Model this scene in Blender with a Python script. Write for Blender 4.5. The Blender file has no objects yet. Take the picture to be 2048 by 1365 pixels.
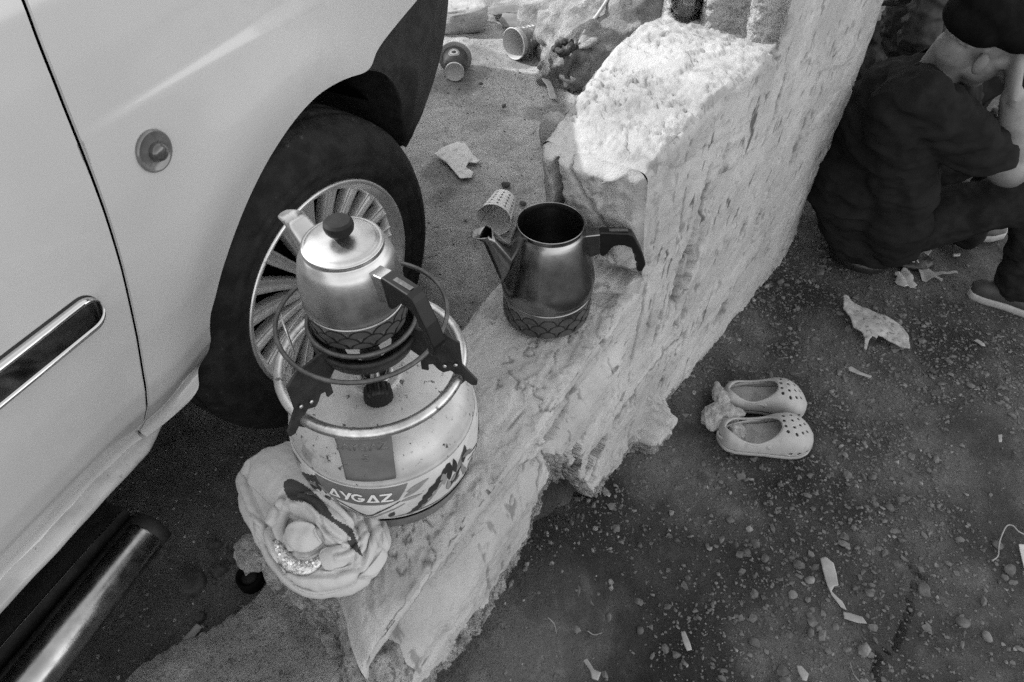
import bpy, bmesh, math, random
import numpy as np
from mathutils import Vector, Matrix
R = math.radians
S = bpy.context.scene
C = S.collection
rng = np.random.default_rng(7)
random.seed(7)

# ------------------------------------------------------------ camera
H = 1.6
FOC = 1365.0
PITCH = R(47.5)
cd = bpy.data.cameras.new('camera')
cd.sensor_width = 36.0
cd.lens = 36.0 * FOC / 2048
cd.clip_start = 0.02
cd.clip_end = 500
cam = bpy.data.objects.new('camera', cd)
C.objects.link(cam)
cam.location = (0, 0, H)
cam.rotation_euler = (R(90) - PITCH, 0, 0)
S.camera = cam

# ------------------------------------------------------------ world, sun, exposure
SUN_DIR = Vector((0.745, -0.235, -0.625)).normalized()      # direction the light travels
w = bpy.data.worlds.new("World")
S.world = w
w.use_nodes = True
nt = w.node_tree
bg = nt.nodes['Background']
sky = nt.nodes.new('ShaderNodeTexSky')
sky.sky_type = 'NISHITA'
sky.sun_disc = False
sky.sun_elevation = math.asin(-SUN_DIR.z)
sky.sun_rotation = math.atan2(-SUN_DIR.x, -SUN_DIR.y)
sky.air_density = 3.0
sky.ozone_density = 0.0
sky.dust_density = 0.4
grey = nt.nodes.new('ShaderNodeRGBToBW')                     # the photograph is black and white
nt.links.new(sky.outputs[0], grey.inputs[0])
nt.links.new(grey.outputs[0], bg.inputs[0])
bg.inputs[1].default_value = 0.15
sl = bpy.data.lights.new('sun', 'SUN')
sl.energy = 2.0
sl.angle = R(0.7)
sun = bpy.data.objects.new('sun', sl)
C.objects.link(sun)
sun.rotation_euler = SUN_DIR.to_track_quat('-Z', 'Y').to_euler()
S.cycles.use_denoising = False
vs = S.view_settings
vs.view_transform = 'Standard'
vs.look = 'None'
vs.exposure = 1.5
vs.gamma = 1
vs.use_curve_mapping = False

# ------------------------------------------------------------ helpers
def hash3(ix, iy, iz, seed):
    n = (ix * 73856093) ^ (iy * 19349663) ^ (iz * 83492791) ^ (seed * 2654435761 & 0x7fffffff)
    n = (n ^ (n >> 13)) * 1274126177 & 0x7fffffff
    n = (n ^ (n >> 16)) * 69069 & 0x7fffffff
    return ((n ^ (n >> 11)) & 0xffffff) / float(0xffffff)

def vnoise(x, y, z, seed=0):
    x, y, z = np.broadcast_arrays(np.asarray(x, float), np.asarray(y, float), np.asarray(z, float))
    xi, yi, zi = np.floor(x).astype(np.int64), np.floor(y).astype(np.int64), np.floor(z).astype(np.int64)
    fx, fy, fz = x - xi, y - yi, z - zi
    fx = fx * fx * (3 - 2 * fx); fy = fy * fy * (3 - 2 * fy); fz = fz * fz * (3 - 2 * fz)
    def h(a, b, c): return hash3(xi + a, yi + b, zi + c, seed)
    c00 = h(0,0,0) * (1-fx) + h(1,0,0) * fx
    c10 = h(0,1,0) * (1-fx) + h(1,1,0) * fx
    c01 = h(0,0,1) * (1-fx) + h(1,0,1) * fx
    c11 = h(0,1,1) * (1-fx) + h(1,1,1) * fx
    return ((c00 * (1-fy) + c10 * fy) * (1-fz) + (c01 * (1-fy) + c11 * fy) * fz) * 2 - 1

def fbm(x, y, z=0.0, octv=4, seed=0, gain=0.5):
    a, t, f = 1.0, 0.0, 1.0
    for i in range(octv):
        t = t + a * vnoise(np.asarray(x) * f + 17.3 * i, np.asarray(y) * f - 9.1 * i, np.asarray(z) * f + 4.7 * i, seed + i)
        a *= gain; f *= 2.03
    return t

def sstep(a, b, x):
    t = np.clip((np.asarray(x, float) - a) / (b - a), 0, 1)
    return t * t * (3 - 2 * t)

def mesh_from(name, verts, faces, mats=None, smooth=True, mi=None):
    me = bpy.data.meshes.new(name)
    V = np.asarray(verts, np.float32).reshape(-1, 3)
    if isinstance(faces, np.ndarray):
        nf, k = faces.shape
        me.vertices.add(len(V)); me.vertices.foreach_set('co', V.ravel())
        me.loops.add(nf * k); me.loops.foreach_set('vertex_index', faces.astype(np.int32).ravel())
        me.polygons.add(nf)
        me.polygons.foreach_set('loop_start', np.arange(0, nf * k, k, dtype=np.int32))
        me.polygons.foreach_set('loop_total', np.full(nf, k, np.int32))
        me.update(calc_edges=True)
    else:
        me.from_pydata([tuple(v) for v in V.tolist()], [], faces)
    me.validate()
    if mats is not None:
        for m in (mats if isinstance(mats, (list, tuple)) else [mats]): me.materials.append(m)
    if mi is not None and len(mi) == len(me.polygons):
        me.polygons.foreach_set('material_index', np.asarray(mi, np.int32))
    me.polygons.foreach_set('use_smooth', np.full(len(me.polygons), bool(smooth)))
    me.update()
    return me

def grid_faces(nu, nv, wu=False, wv=False):
    iu = np.arange(nu if wu else nu - 1); iv = np.arange(nv if wv else nv - 1)
    a, b = np.meshgrid(iu, iv, indexing='ij')
    a2, b2 = (a + 1) % nu, (b + 1) % nv
    return np.stack([a * nv + b, a2 * nv + b, a2 * nv + b2, a * nv + b2], -1).reshape(-1, 4)

def tag(o, label=None, cat=None, group=None, kind=None):
    if label: o['label'] = label
    if cat: o['category'] = cat
    if group: o['group'] = group
    if kind: o['kind'] = kind
    return o

def link(name, me, parent=None, loc=None, rot=None):
    o = bpy.data.objects.new(name, me)
    C.objects.link(o)
    if parent: o.parent = parent
    if loc is not None: o.location = loc
    if rot is not None: o.rotation_euler = rot
    return o

def thing(name, label, cat, loc=(0, 0, 0), rot=(0, 0, 0), group=None):
    o = link(name, None, None, loc, rot)
    o.empty_display_size = 0.05
    return tag(o, label, cat, group)

def kids(o):
    return [c for c in bpy.data.objects if c.parent == o]

def copy_tree(o, parent=None):
    c = o.copy(); C.objects.link(c)
    c.parent = parent
    for ch in kids(o): copy_tree(ch, c)
    return c

# a small builder that collects pieces into one mesh
class MB:
    def __init__(s): s.v = []; s.f = []; s.m = []; s.n = 0
    def add(s, V, F, m=0):
        V = np.asarray(V, float).reshape(-1, 3)
        s.v.append(V)
        for f in (F.tolist() if isinstance(F, np.ndarray) else F):
            s.f.append([i + s.n for i in f]); s.m.append(m)
        s.n += len(V)
        return s
    def lathe(s, prof, seg=48, m=0, M=None, closed=False):
        a = np.linspace(0, 2 * np.pi, seg, endpoint=False)
        P = np.array(prof, float)
        V = np.stack([P[:, None, 0] * np.cos(a), P[:, None, 0] * np.sin(a), np.repeat(P[:, 1:2], seg, 1)], -1)
        F = grid_faces(len(P), seg, closed, True)
        V = V.reshape(-1, 3)
        if M is not None: V = xf(M, V)
        # faces wound so that normals look outward for a profile running upward
        return s.add(V, F[:, ::-1] if prof[-1][1] < prof[0][1] else F, m)
    def tube(s, pts, r, seg=10, m=0, closed=False, caps=True, flat=1.0, up=None):
        P = np.array(pts, float); n = len(P)
        rr = np.broadcast_to(np.asarray(r, float), (n,)).copy()
        if closed: T = np.roll(P, -1, 0) - np.roll(P, 1, 0)
        else: T = np.gradient(P, axis=0)
        T /= np.linalg.norm(T, axis=1)[:, None] + 1e-12
        u = np.array(up if up is not None else ([0, 0, 1.0] if abs(T[0, 2]) < .9 else [1.0, 0, 0]))
        a = np.linspace(0, 2 * np.pi, seg, endpoint=False)
        V = []
        for i in range(n):
            u = u - T[i] * (u @ T[i]); u /= np.linalg.norm(u) + 1e-12
            b = np.cross(T[i], u)
            V.append(P[i] + rr[i] * (np.cos(a)[:, None] * b + flat * np.sin(a)[:, None] * u))
        s.add(np.array(V), grid_faces(n, seg, closed, True), m)
        if caps and not closed:
            s.f.append([s.n - n * seg + i for i in range(seg)][::-1]); s.m.append(m)
            s.f.append([s.n - seg + i for i in range(seg)]); s.m.append(m)
        return s
    def box(s, c, d, m=0, M=None):
        x, y, z = [q / 2 for q in d]
        V = np.array([[i * x, j * y, k * z] for i in (-1, 1) for j in (-1, 1) for k in (-1, 1)]) + np.array(c)
        if M is not None: V = xf(M, V)
        return s.add(V, [[0, 1, 3, 2], [4, 6, 7, 5], [0, 4, 5, 1], [2, 3, 7, 6], [0, 2, 6, 4], [1, 5, 7, 3]], m)
    def prism(s, poly, h, m=0, M=None):
        n = len(poly)
        V = np.array([[x, y, 0] for x, y in poly] + [[x, y, h] for x, y in poly], float)
        if M is not None: V = xf(M, V)
        F = [list(range(n))[::-1], list(range(n, 2 * n))] + [[i, (i + 1) % n, n + (i + 1) % n, n + i] for i in range(n)]
        return s.add(V, F, m)
    def grid(s, G, m=0, wu=False, wv=False, flip=False):
        G = np.asarray(G, float); F = grid_faces(G.shape[0], G.shape[1], wu, wv)
        return s.add(G.reshape(-1, 3), F[:, ::-1] if flip else F, m)
    def build(s, name, mats, parent=None, smooth=True, bevel=0, loc=None, rot=None, solid=0, sub=0, angle=None, fix=True):
        V = np.concatenate(s.v)
        me = mesh_from(name, V, s.f, mats, smooth, s.m)
        if fix:
            bm = bmesh.new(); bm.from_mesh(me)
            bmesh.ops.recalc_face_normals(bm, faces=bm.faces)
            bm.to_mesh(me); bm.free()
        o = link(name, me, parent, loc, rot)
        if solid:
            q = o.modifiers.new('thickness', 'SOLIDIFY'); q.thickness = solid; q.offset = 0
        if bevel:
            q = o.modifiers.new('bevel', 'BEVEL'); q.width = bevel; q.segments = 2; q.limit_method = 'ANGLE'; q.angle_limit = R(35)
        if sub:
            q = o.modifiers.new('sub', 'SUBSURF'); q.levels = q.render_levels = sub
        if smooth and angle is not None:
            me.set_sharp_from_angle(angle=R(angle))
        return o

def xf(M, V):
    A = np.array(M)
    return V @ A[:3, :3].T + A[:3, 3]

def smooth_path(pts, n, closed=False):
    P = np.array(pts, float); k = len(P)
    out = []
    T = np.linspace(0, k if closed else k - 1, n, endpoint=not closed)
    for t in T:
        i = int(min(math.floor(t), k - 1 if closed else k - 2)); f = t - i
        g = (lambda j: P[j % k]) if closed else (lambda j: P[max(0, min(k - 1, j))])
        p0, p1, p2, p3 = g(i - 1), g(i), g(i + 1), g(i + 2)
        out.append(.5 * ((2 * p1) + (-p0 + p2) * f + (2 * p0 - 5 * p1 + 4 * p2 - p3) * f * f + (-p0 + 3 * p1 - 3 * p2 + p3) * f ** 3))
    return np.array(out)

def remeshed(name, mb, mat, voxel, smooth_it=4, parent=None, disp=None, loc=None, rot=None, loops=True):
    """joins overlapping solids into one continuous skin"""
    me = mesh_from(name + '_src', np.concatenate(mb.v), mb.f, mat, True)
    bm = bmesh.new(); bm.from_mesh(me); bmesh.ops.recalc_face_normals(bm, faces=bm.faces); bm.to_mesh(me); bm.free()
    o = bpy.data.objects.new(name + '_src', me); C.objects.link(o)
    q = o.modifiers.new('r', 'REMESH'); q.mode = 'VOXEL'; q.voxel_size = voxel; q.use_smooth_shade = True
    if smooth_it:
        q = o.modifiers.new('s', 'SMOOTH'); q.iterations = smooth_it; q.factor = .5
    dg = bpy.context.evaluated_depsgraph_get()
    out = bpy.data.meshes.new_from_object(o.evaluated_get(dg), depsgraph=dg)
    bpy.data.objects.remove(o); bpy.data.meshes.remove(me)
    out.name = name
    n = len(out.vertices)
    if disp:
        co = np.empty(n * 3, np.float32); out.vertices.foreach_get('co', co); co = co.reshape(-1, 3)
        no = np.empty(n * 3, np.float32); out.vertices.foreach_get('normal', no); no = no.reshape(-1, 3)
        d = disp(co, no)
        co = co + (no * d[:, None] if d.ndim == 1 else d)
        out.vertices.foreach_set('co', co.astype(np.float32).ravel())
        out.update()
    out.polygons.foreach_set('use_smooth', np.ones(len(out.polygons), bool))
    if not out.materials: out.materials.append(mat)
    return link(name, out, parent, loc, rot)

# where a pixel of the 2048 x 1365 photograph meets a height or a depth in the place
cp, sp = math.cos(PITCH), math.sin(PITCH)
def ray(px, py):
    a, b = (px - 1024) / FOC, -(py - 682.5) / FOC
    return np.array([a, cp + b * sp, -sp + b * cp])
def to_px(V):
    V = np.asarray(V, float) - [0, 0, H]
    z = V[..., 1] * cp - V[..., 2] * sp
    return np.stack([1024 + FOC * V[..., 0] / z, 682.5 - FOC * (V[..., 1] * sp + V[..., 2] * cp) / z], -1)
def at_z(px, py, z):
    d = ray(px, py); return d * ((z - H) / d[2]) + np.array([0, 0, H])
def at_y(px, py, y):
    d = ray(px, py); return d * (y / d[1]) + np.array([0, 0, H])

# ------------------------------------------------------------ materials
def mat(name, c=0.5, c2=None, scale=20.0, rough=0.8, metal=0.0, bump=None, streak=None, spots=None, detail=8.0,
        rough2=None, coat=0.0, attr=None, trans=0.0, ior=1.45, spec=None, sheen=0.0, noise_rough=0.6, lo=.35, hi=.65):
    m = bpy.data.materials.new(name); m.use_nodes = True
    t = m.node_tree; b = t.nodes['Principled BSDF']; L = t.links.new
    tc = t.nodes.new('ShaderNodeTexCoord')
    def col(v): return (v, v, v, 1) if not isinstance(v, tuple) else v
    b.inputs['Roughness'].default_value = rough
    b.inputs['Metallic'].default_value = metal
    b.inputs['Base Color'].default_value = col(c)
    b.inputs['Coat Weight'].default_value = coat
    b.inputs['Coat Roughness'].default_value = 0.08
    b.inputs['Transmission Weight'].default_value = trans
    b.inputs['IOR'].default_value = ior
    if spec is not None: b.inputs['Specular IOR Level'].default_value = spec
    if sheen: b.inputs['Sheen Weight'].default_value = sheen
    def noise(sc, det=detail, rg=noise_rough, stretch=None, dist=0.0):
        n = t.nodes.new('ShaderNodeTexNoise'); n.inputs['Scale'].default_value = sc
        n.inputs['Detail'].default_value = det; n.inputs['Roughness'].default_value = rg
        n.inputs['Distortion'].default_value = dist
        src = tc.outputs['Object']
        if stretch:
            if len(stretch) > 3:
                vr = t.nodes.new('ShaderNodeVectorRotate'); vr.rotation_type = 'Z_AXIS'; vr.inputs['Angle'].default_value = stretch[3]
                L(src, vr.inputs['Vector']); src = vr.outputs[0]
            mp = t.nodes.new('ShaderNodeMapping'); mp.inputs['Scale'].default_value = stretch[:3]
            L(src, mp.inputs['Vector']); src = mp.outputs[0]
        L(src, n.inputs['Vector']); return n.outputs['Fac']
    def ramp(fac, a, bb, lo_, hi_):
        r = t.nodes.new('ShaderNodeMapRange'); r.interpolation_type = 'SMOOTHSTEP'
        r.inputs['From Min'].default_value = lo_; r.inputs['From Max'].default_value = hi_
        r.inputs['To Min'].default_value = a; r.inputs['To Max'].default_value = bb
        L(fac, r.inputs['Value']); return r.outputs[0]
    cur = None
    if c2 is not None:
        cur = ramp(noise(scale), c, c2, lo, hi)
    for streak in ([streak] if streak and not isinstance(streak, list) else (streak or [])):      # (stretch, darkening, lo, hi)
        k = ramp(noise(1.0, 6, .6, streak[0], .3), 1.0, streak[1], streak[2], streak[3])
        mm = t.nodes.new('ShaderNodeMath'); mm.operation = 'MULTIPLY'
        if cur is None: mm.inputs[0].default_value = c
        else: L(cur, mm.inputs[0])
        L(k, mm.inputs[1]); cur = mm.outputs[0]
    for sptd in (spots or []):       # (scale, factor, lo, hi)
        k = ramp(noise(sptd[0], 5, .65), 1.0, sptd[1], sptd[2], sptd[3])
        mm = t.nodes.new('ShaderNodeMath'); mm.operation = 'MULTIPLY'
        if cur is None: mm.inputs[0].default_value = c
        else: L(cur, mm.inputs[0])
        L(k, mm.inputs[1]); cur = mm.outputs[0]
    if attr:
        at = t.nodes.new('ShaderNodeAttribute'); at.attribute_name = 'dirt'
        mr = t.nodes.new('ShaderNodeMapRange'); mr.inputs['To Min'].default_value = 1.0; mr.inputs['To Max'].default_value = attr
        L(at.outputs['Fac'], mr.inputs['Value'])
        mm = t.nodes.new('ShaderNodeMath'); mm.operation = 'MULTIPLY'
        L(cur, mm.inputs[0]); L(mr.outputs[0], mm.inputs[1]); cur = mm.outputs[0]
    if cur is not None:
        cc = t.nodes.new('ShaderNodeCombineColor')
        for i in range(3): L(cur, cc.inputs[i])
        L(cc.outputs[0], b.inputs['Base Color'])
    if rough2 is not None:
        L(ramp(noise(scale * 1.7), rough, rough2, .35, .65), b.inputs['Roughness'])
    if bump:
        prev = None
        for (sc, st, ds) in bump:
            bn = t.nodes.new('ShaderNodeBump'); bn.inputs['Strength'].default_value = st; bn.inputs['Distance'].default_value = ds
            L(noise(sc, 6, .7), bn.inputs['Height'])
            if prev: L(prev, bn.inputs['Normal'])
            prev = bn.outputs[0]
        L(prev, b.inputs['Normal'])
    return m
# ------------------------------------------------------------ wall line: right-hand top edge, s in metres from its broken near end
A0, A1 = np.array([-.190, .250]), np.array([.245, .942])
d1 = (A1 - A0) / np.linalg.norm(A1 - A0); L1 = np.linalg.norm(A1 - A0)
A2 = np.array([1.005, 1.90]); d2 = (A2 - A1) / np.linalg.norm(A2 - A1); L2 = np.linalg.norm(A2 - A1)
d3 = np.array([-.30, .954])
KN = np.array([A0 - d1 * 12, A0, A1, A2, A2 + d3 * 12])
SN = np.array([-12, 0, L1, L1 + L2, L1 + L2 + 12])
def wall_xy(s, p):
    """p = offset to the left of the edge line (positive = left, under the terrace side)"""
    s = np.asarray(s, float)
    w = .05
    acc = 0
    pts = []
    for o in (-w, -w / 2, 0, w / 2, w):
        pts.append(np.stack([np.interp(s + o, SN, KN[:, 0]), np.interp(s + o, SN, KN[:, 1])], -1))
    P = sum(pts) / 5
    T = pts[-1] - pts[0]; T /= np.linalg.norm(T, axis=-1, keepdims=True) + 1e-12
    n = np.stack([-T[..., 1], T[..., 0]], -1)
    return P + n * np.asarray(p, float)[..., None]
def to_sp(x, y):
    """nearest s, p for points near the two visible legs"""
    best = None
    for (a, d, s0, L) in ((A0, d1, 0, L1), (A1, d2, L1, L2)):
        q = np.stack([x, y], -1) - a
        s = q @ d; p = q[..., 1] * d[0] - q[..., 0] * d[1]
        sc = np.clip(s, (-99 if s0 == 0 else 0), L)
        dist = np.hypot(s - sc, p)
        if best is None: best = (s0 + s, p, dist)
        else:
            k = dist < best[2]
            best = (np.where(k, s0 + s, best[0]), np.where(k, p, best[1]), np.where(k, dist, best[2]))
    return best
def on_face(px, py):
    """pixel -> (s, z) on the right-hand face"""
    d = ray(px, py)
    for (a, dd, s0, L) in ((A0, d1, 0, L1), (A1, d2, L1, L2)):
        n = np.array([dd[1], -dd[0]])
        k = (a @ n) / (d[:2] @ n)
        P = d * k + np.array([0, 0, H])
        s = (P[:2] - a) @ dd
        if s0 == 0 and s < L or s0 > 0: return s0 + s, P[2]

TZ = .385       # terrace level
M_plaster = mat('wall_plaster', .29, .42, 7, .95, bump=[(340, .7, .005), (120, .35, .005)], spots=[(90, .75, .64, .68), (230, .82, .60, .68), (11, .82, .56, .72)], attr=.34)
M_plaster_face = mat('face_plaster', .33, .44, 5, .95, bump=[(340, .7, .005), (120, .3, .005)], spots=[(220, .8, .63, .68), (9, .85, .56, .7)], streak=[((230, 230, 14), .42, .665, .70), ((90, 90, 5), .62, .66, .72), ((420, 420, 20), .6, .63, .68)], attr=.24)
M_plaster_low = mat('low_face_plaster', .33, .44, 5, .95, bump=[(340, .7, .005), (120, .3, .005)], spots=[(220, .8, .63, .68), (9, .85, .56, .7)], streak=[((200, 10, 150, R(32)), .45, .67, .71), ((90, 5, 60, R(32)), .65, .66, .72)], attr=.24)
M_rubble = mat('broken_mortar', .24, .42, 40, .95, bump=[(200, 1.0, .010), (80, .8, .012)], spots=[(70, .45, .55, .62), (150, .5, .56, .62)], attr=.3)
M_stucco = mat('roughcast', .42, .52, 9, .92, bump=[(110, 1.0, .016), (260, .6, .006)], spots=[(120, .6, .52, .60)])
M_slab = mat('old_concrete', .30, .44, 18, .95, bump=[(220, 1.0, .010), (80, .8, .012)], spots=[(110, .45, .58, .64), (240, .5, .58, .64), (60, .6, .58, .66), (9, .75, .5, .65)])

# ---- broken low wall, tall wall and roughcast wall end, swept as sections across the wall line
WT = .235
def zb_of(s):
    return np.interp(s, [-.2, .05, .12, .225, .325, .40, .43, .47, .52, .56, .62, .70, .76, .82, .95, 1.1, 1.25, 1.33, 1.5, 2.2],
                        [.42, .43, .42, .35, .37, .42, .50, .53, .46, .40, .28, .13, .04, -.03, -.03, .0, -.05, .01, -.05, -.05])
PITS = [  # pixel, half length along s, half length in z, depth (m)
    (1360, 560, .030, .075, .016), (1355, 545, .02, .05, .012), (1310, 665, .012, .055, .020), (1348, 650, .012, .025, .016), (1322, 765, .014, .030, .030),
    (1260, 795, .02, .022, .022), (1480, 470, .02, .07, .008), (1590, 300, .02, .09, .006), (1440, 620, .03, .05, .012), (1540, 230, .012, .1, .006),
    (1110, 880, .05, .012, .012), (900, 1080, .10, .008, .008), (1150, 800, .02, .03, .008), (1210, 690, .01, .05, .006),
    (1268, 680, .006, .14, .010), (1050, 1075, .04, .01, .012), (835, 1240, .03, .01, .012), (1410, 380, .012, .05, .006), (1640, 180, .02, .1, .006),
    (1180, 905, .05, .03, .03), (1130, 935, .04, .04, .04), (1470, 150, .03, .03, .008), (1555, 90, .02, .04, .008), (1300, 620, .004, .08, .008)]
FLAPS = [(1385, 500, .035, .085, .010), (1530, 400, .03, .12, .006), (1250, 830, .07, .03, .008), (1150, 1000, .08, .05, .008), (1460, 300, .05, .05, .006), (1620, 420, .05, .16, .006), (1000, 1010, .12, .02, .007), (1320, 850, .05, .04, .010)]
FLAPS_SZ = [(*on_face(a, b), l, h, d) for a, b, l, h, d in FLAPS]
PITS_SZ = [(*on_face(a, b), l, h, d) for a, b, l, h, d in PITS]

def warp3(V, amp=.006):
    x, y, z = V[:, 0], V[:, 1], V[:, 2]
    out = V.copy()
    for k in range(3):
        out[:, k] += amp * fbm(x * 24 + 31 * k, y * 24, z * 24, 3, 700 + k, .6) * (.8 if k < 2 else .7)
    return out
def near_cut(s, p, z):
    return .062 * sstep(-.01, .11, p) * np.clip(1 - s / .30, 0, 1)
def wall_piece(name, s0, s1, ds, ztop, zbot, dz, mats, parent, kind, end_near=True, lean=None, thick=WT, face_rough=1.0, pin=True, cut=False):
    ns = int((s1 - s0) / ds) + 1
    s = np.linspace(s0, s1, ns)
    zt = ztop(s); zb = zbot(s) + .010 * fbm(s * 24, 0, 0, 4, 333, .7)
    thick = (thick(s) if callable(thick) else np.full(ns, thick))
    tmax = float(thick.max()); thick = thick[:, None]
    nl, ntp, nr, nu = int(max(.1, (zt.max() - TZ + .08)) / dz / 1.6) + 2, int(tmax / dz) + 2, int((zt.max() - zb.min()) / dz) + 2, 14
    # section parameters: 0 left face, 1 top, 2 right face, 3 underside lip
    K = np.concatenate([np.zeros(nl), np.ones(ntp), np.full(nr, 2), np.full(nu, 3)])
    T = np.concatenate([np.linspace(0, 1, nl, endpoint=False), np.linspace(0, 1, ntp, endpoint=False), np.linspace(0, 1, nr, endpoint=False), np.linspace(0, 1, nu)])
    SS, TT = np.meshgrid(s, T, indexing='ij'); KK = np.broadcast_to(K, SS.shape)
    ZT, ZB = zt[:, None], zb[:, None]
    p = np.select([KK == 0, KK == 1, KK == 2, KK == 3], [thick + .02 * (1 - TT), thick * (1 - TT), 0 * TT, TT * .10])
    z = np.select([KK == 0, KK == 1, KK == 2, KK == 3], [TZ - .06 + (ZT - TZ + .06) * TT, ZT + 0 * TT, ZT + (ZB - ZT) * TT, ZB + .05 * np.sin(TT * 3.1) + 0 * ZT - np.where(TT > .6, (TT - .6) * .8, 0)])
    # round the two top corners
    r = .014
    dr = np.where(KK == 2, ZT - z, np.where(KK == 1, p, 9)); cr = np.clip(1 - dr / r, 0, 1) ** 2 * .28 * r
    dl = np.where(KK == 0, ZT - z, np.where(KK == 1, thick - p, 9)); cl = np.clip(1 - dl / r, 0, 1) ** 2 * .28 * r
    p = p + cr - cl; z = z - cr - cl
    no_p = np.select([KK == 0, KK == 1, KK == 2], [1.0, 0, -1.0], -.6); no_z = np.select([KK == 1, KK == 3], [1.0, -.5], 0.0)
    # relief
    f = fbm(SS * 6, p * 6, z * 6, 2, 3) * .0018 + fbm(SS * 60, p * 60, z * 60, 4, 9, .7) * .0009
    rim = np.exp(-(np.minimum(dr, dl) / .014) ** 2)
    edge = fbm(SS * 30, z * 30, p * 30, 5, 21, .65)
    f = f + rim * (edge - .3) * .0045 - rim * sstep(.25, .45, fbm(SS * 16, 0, 0, 3, 22)) * .007
    chips = sstep(.80, .90, fbm(SS * 46, z * 20 + p * 46, 0, 4, 31, .6)) * -.005
    f = f + np.where(KK == 1, .10, .30) * chips * face_rough
    m = np.zeros(SS.shape, int)
    dirt = sstep(.82, .92, fbm(SS * 46, z * 20 + p * 46, 0, 4, 31, .6)) * np.where(KK == 1, .2, .55)
    cl = sstep(-.05, .5, fbm(SS * 5, z * 4 + p * 5, 3, 3, 141))
    kt = sstep(.74, .84, SS)
    up_st = fbm(SS * 95, z * 17, 1, 3, 143, .6)                    # upright flecks, tall part
    al_st = fbm(SS * 13, z * 80 + SS * 10, 1, 3, 144, .6)          # flecks along the wall, low part
    # skins of plaster laid over one another, each with a crisp broken edge
    qz = np.where(KK == 1, p, z)
    for (sd, fa, fb, th_, am) in ((171, 5.0, 3.2, .18, .0030), (172, 9.0, 4.0, .30, .0026), (173, 14., 9.0, .42, .0022)):
        q = fbm(SS * (fa if sd != 172 else fb) + .3 * kt, qz * (fb if sd != 172 else fa), kt * 0, 4, sd, .55)
        f = f + am * sstep(th_, th_ + .025, q); dirt = np.maximum(dirt, .30 * np.exp(-((q - th_ + .005) / .022) ** 2) * sstep(-.1, .5, fbm(SS * 25, qz * 25, 3, 2, sd + 9)))
    hi_ = (KK == 1) & (ZT > .9)
    for (sd, fr_, th_) in ((181, 7.0, .05), (182, 12.0, .25), (183, 10., -.3)):
        q = fbm(SS * fr_ * 1.8, p * fr_, 6, 5, sd, .6)
        f = f + np.where(hi_, .0036 * sstep(th_, th_ + .03, q), 0); dirt = np.maximum(dirt, np.where(hi_, .55 * np.exp(-((q - th_ + .01) / .03) ** 2) * sstep(-.2, .5, fbm(SS * 18, p * 18, 3, 2, sd + 9)), 0))
    fl_ = np.where(KK == 2, kt * sstep(.80, 1.05, up_st + .35 * fbm(SS * 18, z * 9, 4, 3, 147)) + (1 - kt) * sstep(.95, 1.05, al_st), 0) * (.08 + .92 * cl)
    tp_ = np.where(KK == 1, .6 * sstep(.92, 1.02, fbm(SS * 75, p * 75, 5, 3, 145, .6)), 0) * cl
    dirt = np.clip(dirt + fl_ + tp_, 0, 1)
    f = f - .0010 * np.clip(fl_ + tp_, 0, 1)
    # long hairline cracks
    for (sd, fr, ww) in ((151, 3.1, .016), (152, 2.2, .011), (153, 4.3, .014)):
        q = vnoise(SS * fr + .25 * fbm(SS * 30, z * 30, p * 30, 3, sd + 1), (z + p) * fr * (.6 if sd != 152 else 2.2), 0, sd)
        ck = sstep(ww, ww * .3, np.abs(q)) * sstep(.1, .4, vnoise(SS * 4, (z + p) * 4, 9, sd + 2))
        f = f - .003 * ck; dirt = np.maximum(dirt, ck * .65)
    if kind != 'stucco':
        tr = vnoise(SS * 12, z * 1.2, 3, 41) * .5 + vnoise(SS * 60, z * 1.6, 8, 42) * .25 + vnoise(SS * 110, z * 2, 8, 43) * .12          # upright trowel strokes
        al = vnoise(SS * 2.0, z * 42 + SS * 6, 3, 44)                                   # strokes along the wall
        k_low = sstep(.82, .70, SS)
        f = f + np.where(KK == 2, (1 - k_low) * tr * .0045 + k_low * al * .0035, 0)
        # rounded shelf and shallow channel running along the low wall below its edge
        zz = ZT - z
        f = f + np.where(KK == 2, k_low * (-.018 * np.exp(-((zz - .075 - .02 * SS) / .028) ** 2) + .012 * sstep(.11, .15, zz) - .010 * sstep(.0, .05, zz) * sstep(.07, .04, zz)), 0)
        for (a, b, l, h, d) in FLAPS_SZ:
            e = np.hypot((SS - a) / l, (z - b) / h) + .55 * fbm(SS * 22, z * 14, 0, 4, 177)
            f = f + np.where(KK == 2, d * sstep(1.0, .93, e) * sstep(-.3, .9, e), 0)
            dirt = np.maximum(dirt, np.where(KK == 2, .5 * np.exp(-((e - 1.03) / .035) ** 2) * sstep(-.2, .3, fbm(SS * 30, z * 30, 0, 2, 178)), 0))
        for (a, b, l, h, d) in PITS_SZ:
            e = np.hypot((SS - a) / l, (z - b) / h) + .60 * fbm(SS * 40, z * 34, 0, 4, 77, .6)
            pm = np.where(KK == 2, sstep(1.0, .82, e), 0); f = f - d * pm; dirt = np.maximum(dirt, pm * (.25 + .5 * sstep(-.2, .4, fbm(SS * 60, z * 60, 0, 3, 78))))
        # the flap of plaster standing off the foot of the tall wall, and the chunk beside it
        e = np.hypot((SS - 1.02) / .075, (z - .03) / .13) + .3 * fbm(SS * 30, z * 30, 0, 3, 79)
        f = f + np.where(KK >= 2, .06 * sstep(1.05, .7, e), 0)
        # crumbling mortar at the lower edge
        near = np.where(KK == 3, 1.0, np.where(KK == 2, sstep(.12, .02, (z - ZB) + .05 * fbm(SS * 14, z * 14, 0, 3, 55)), 0))
        near = near * np.where(SS > .60, .8, 1)
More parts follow.
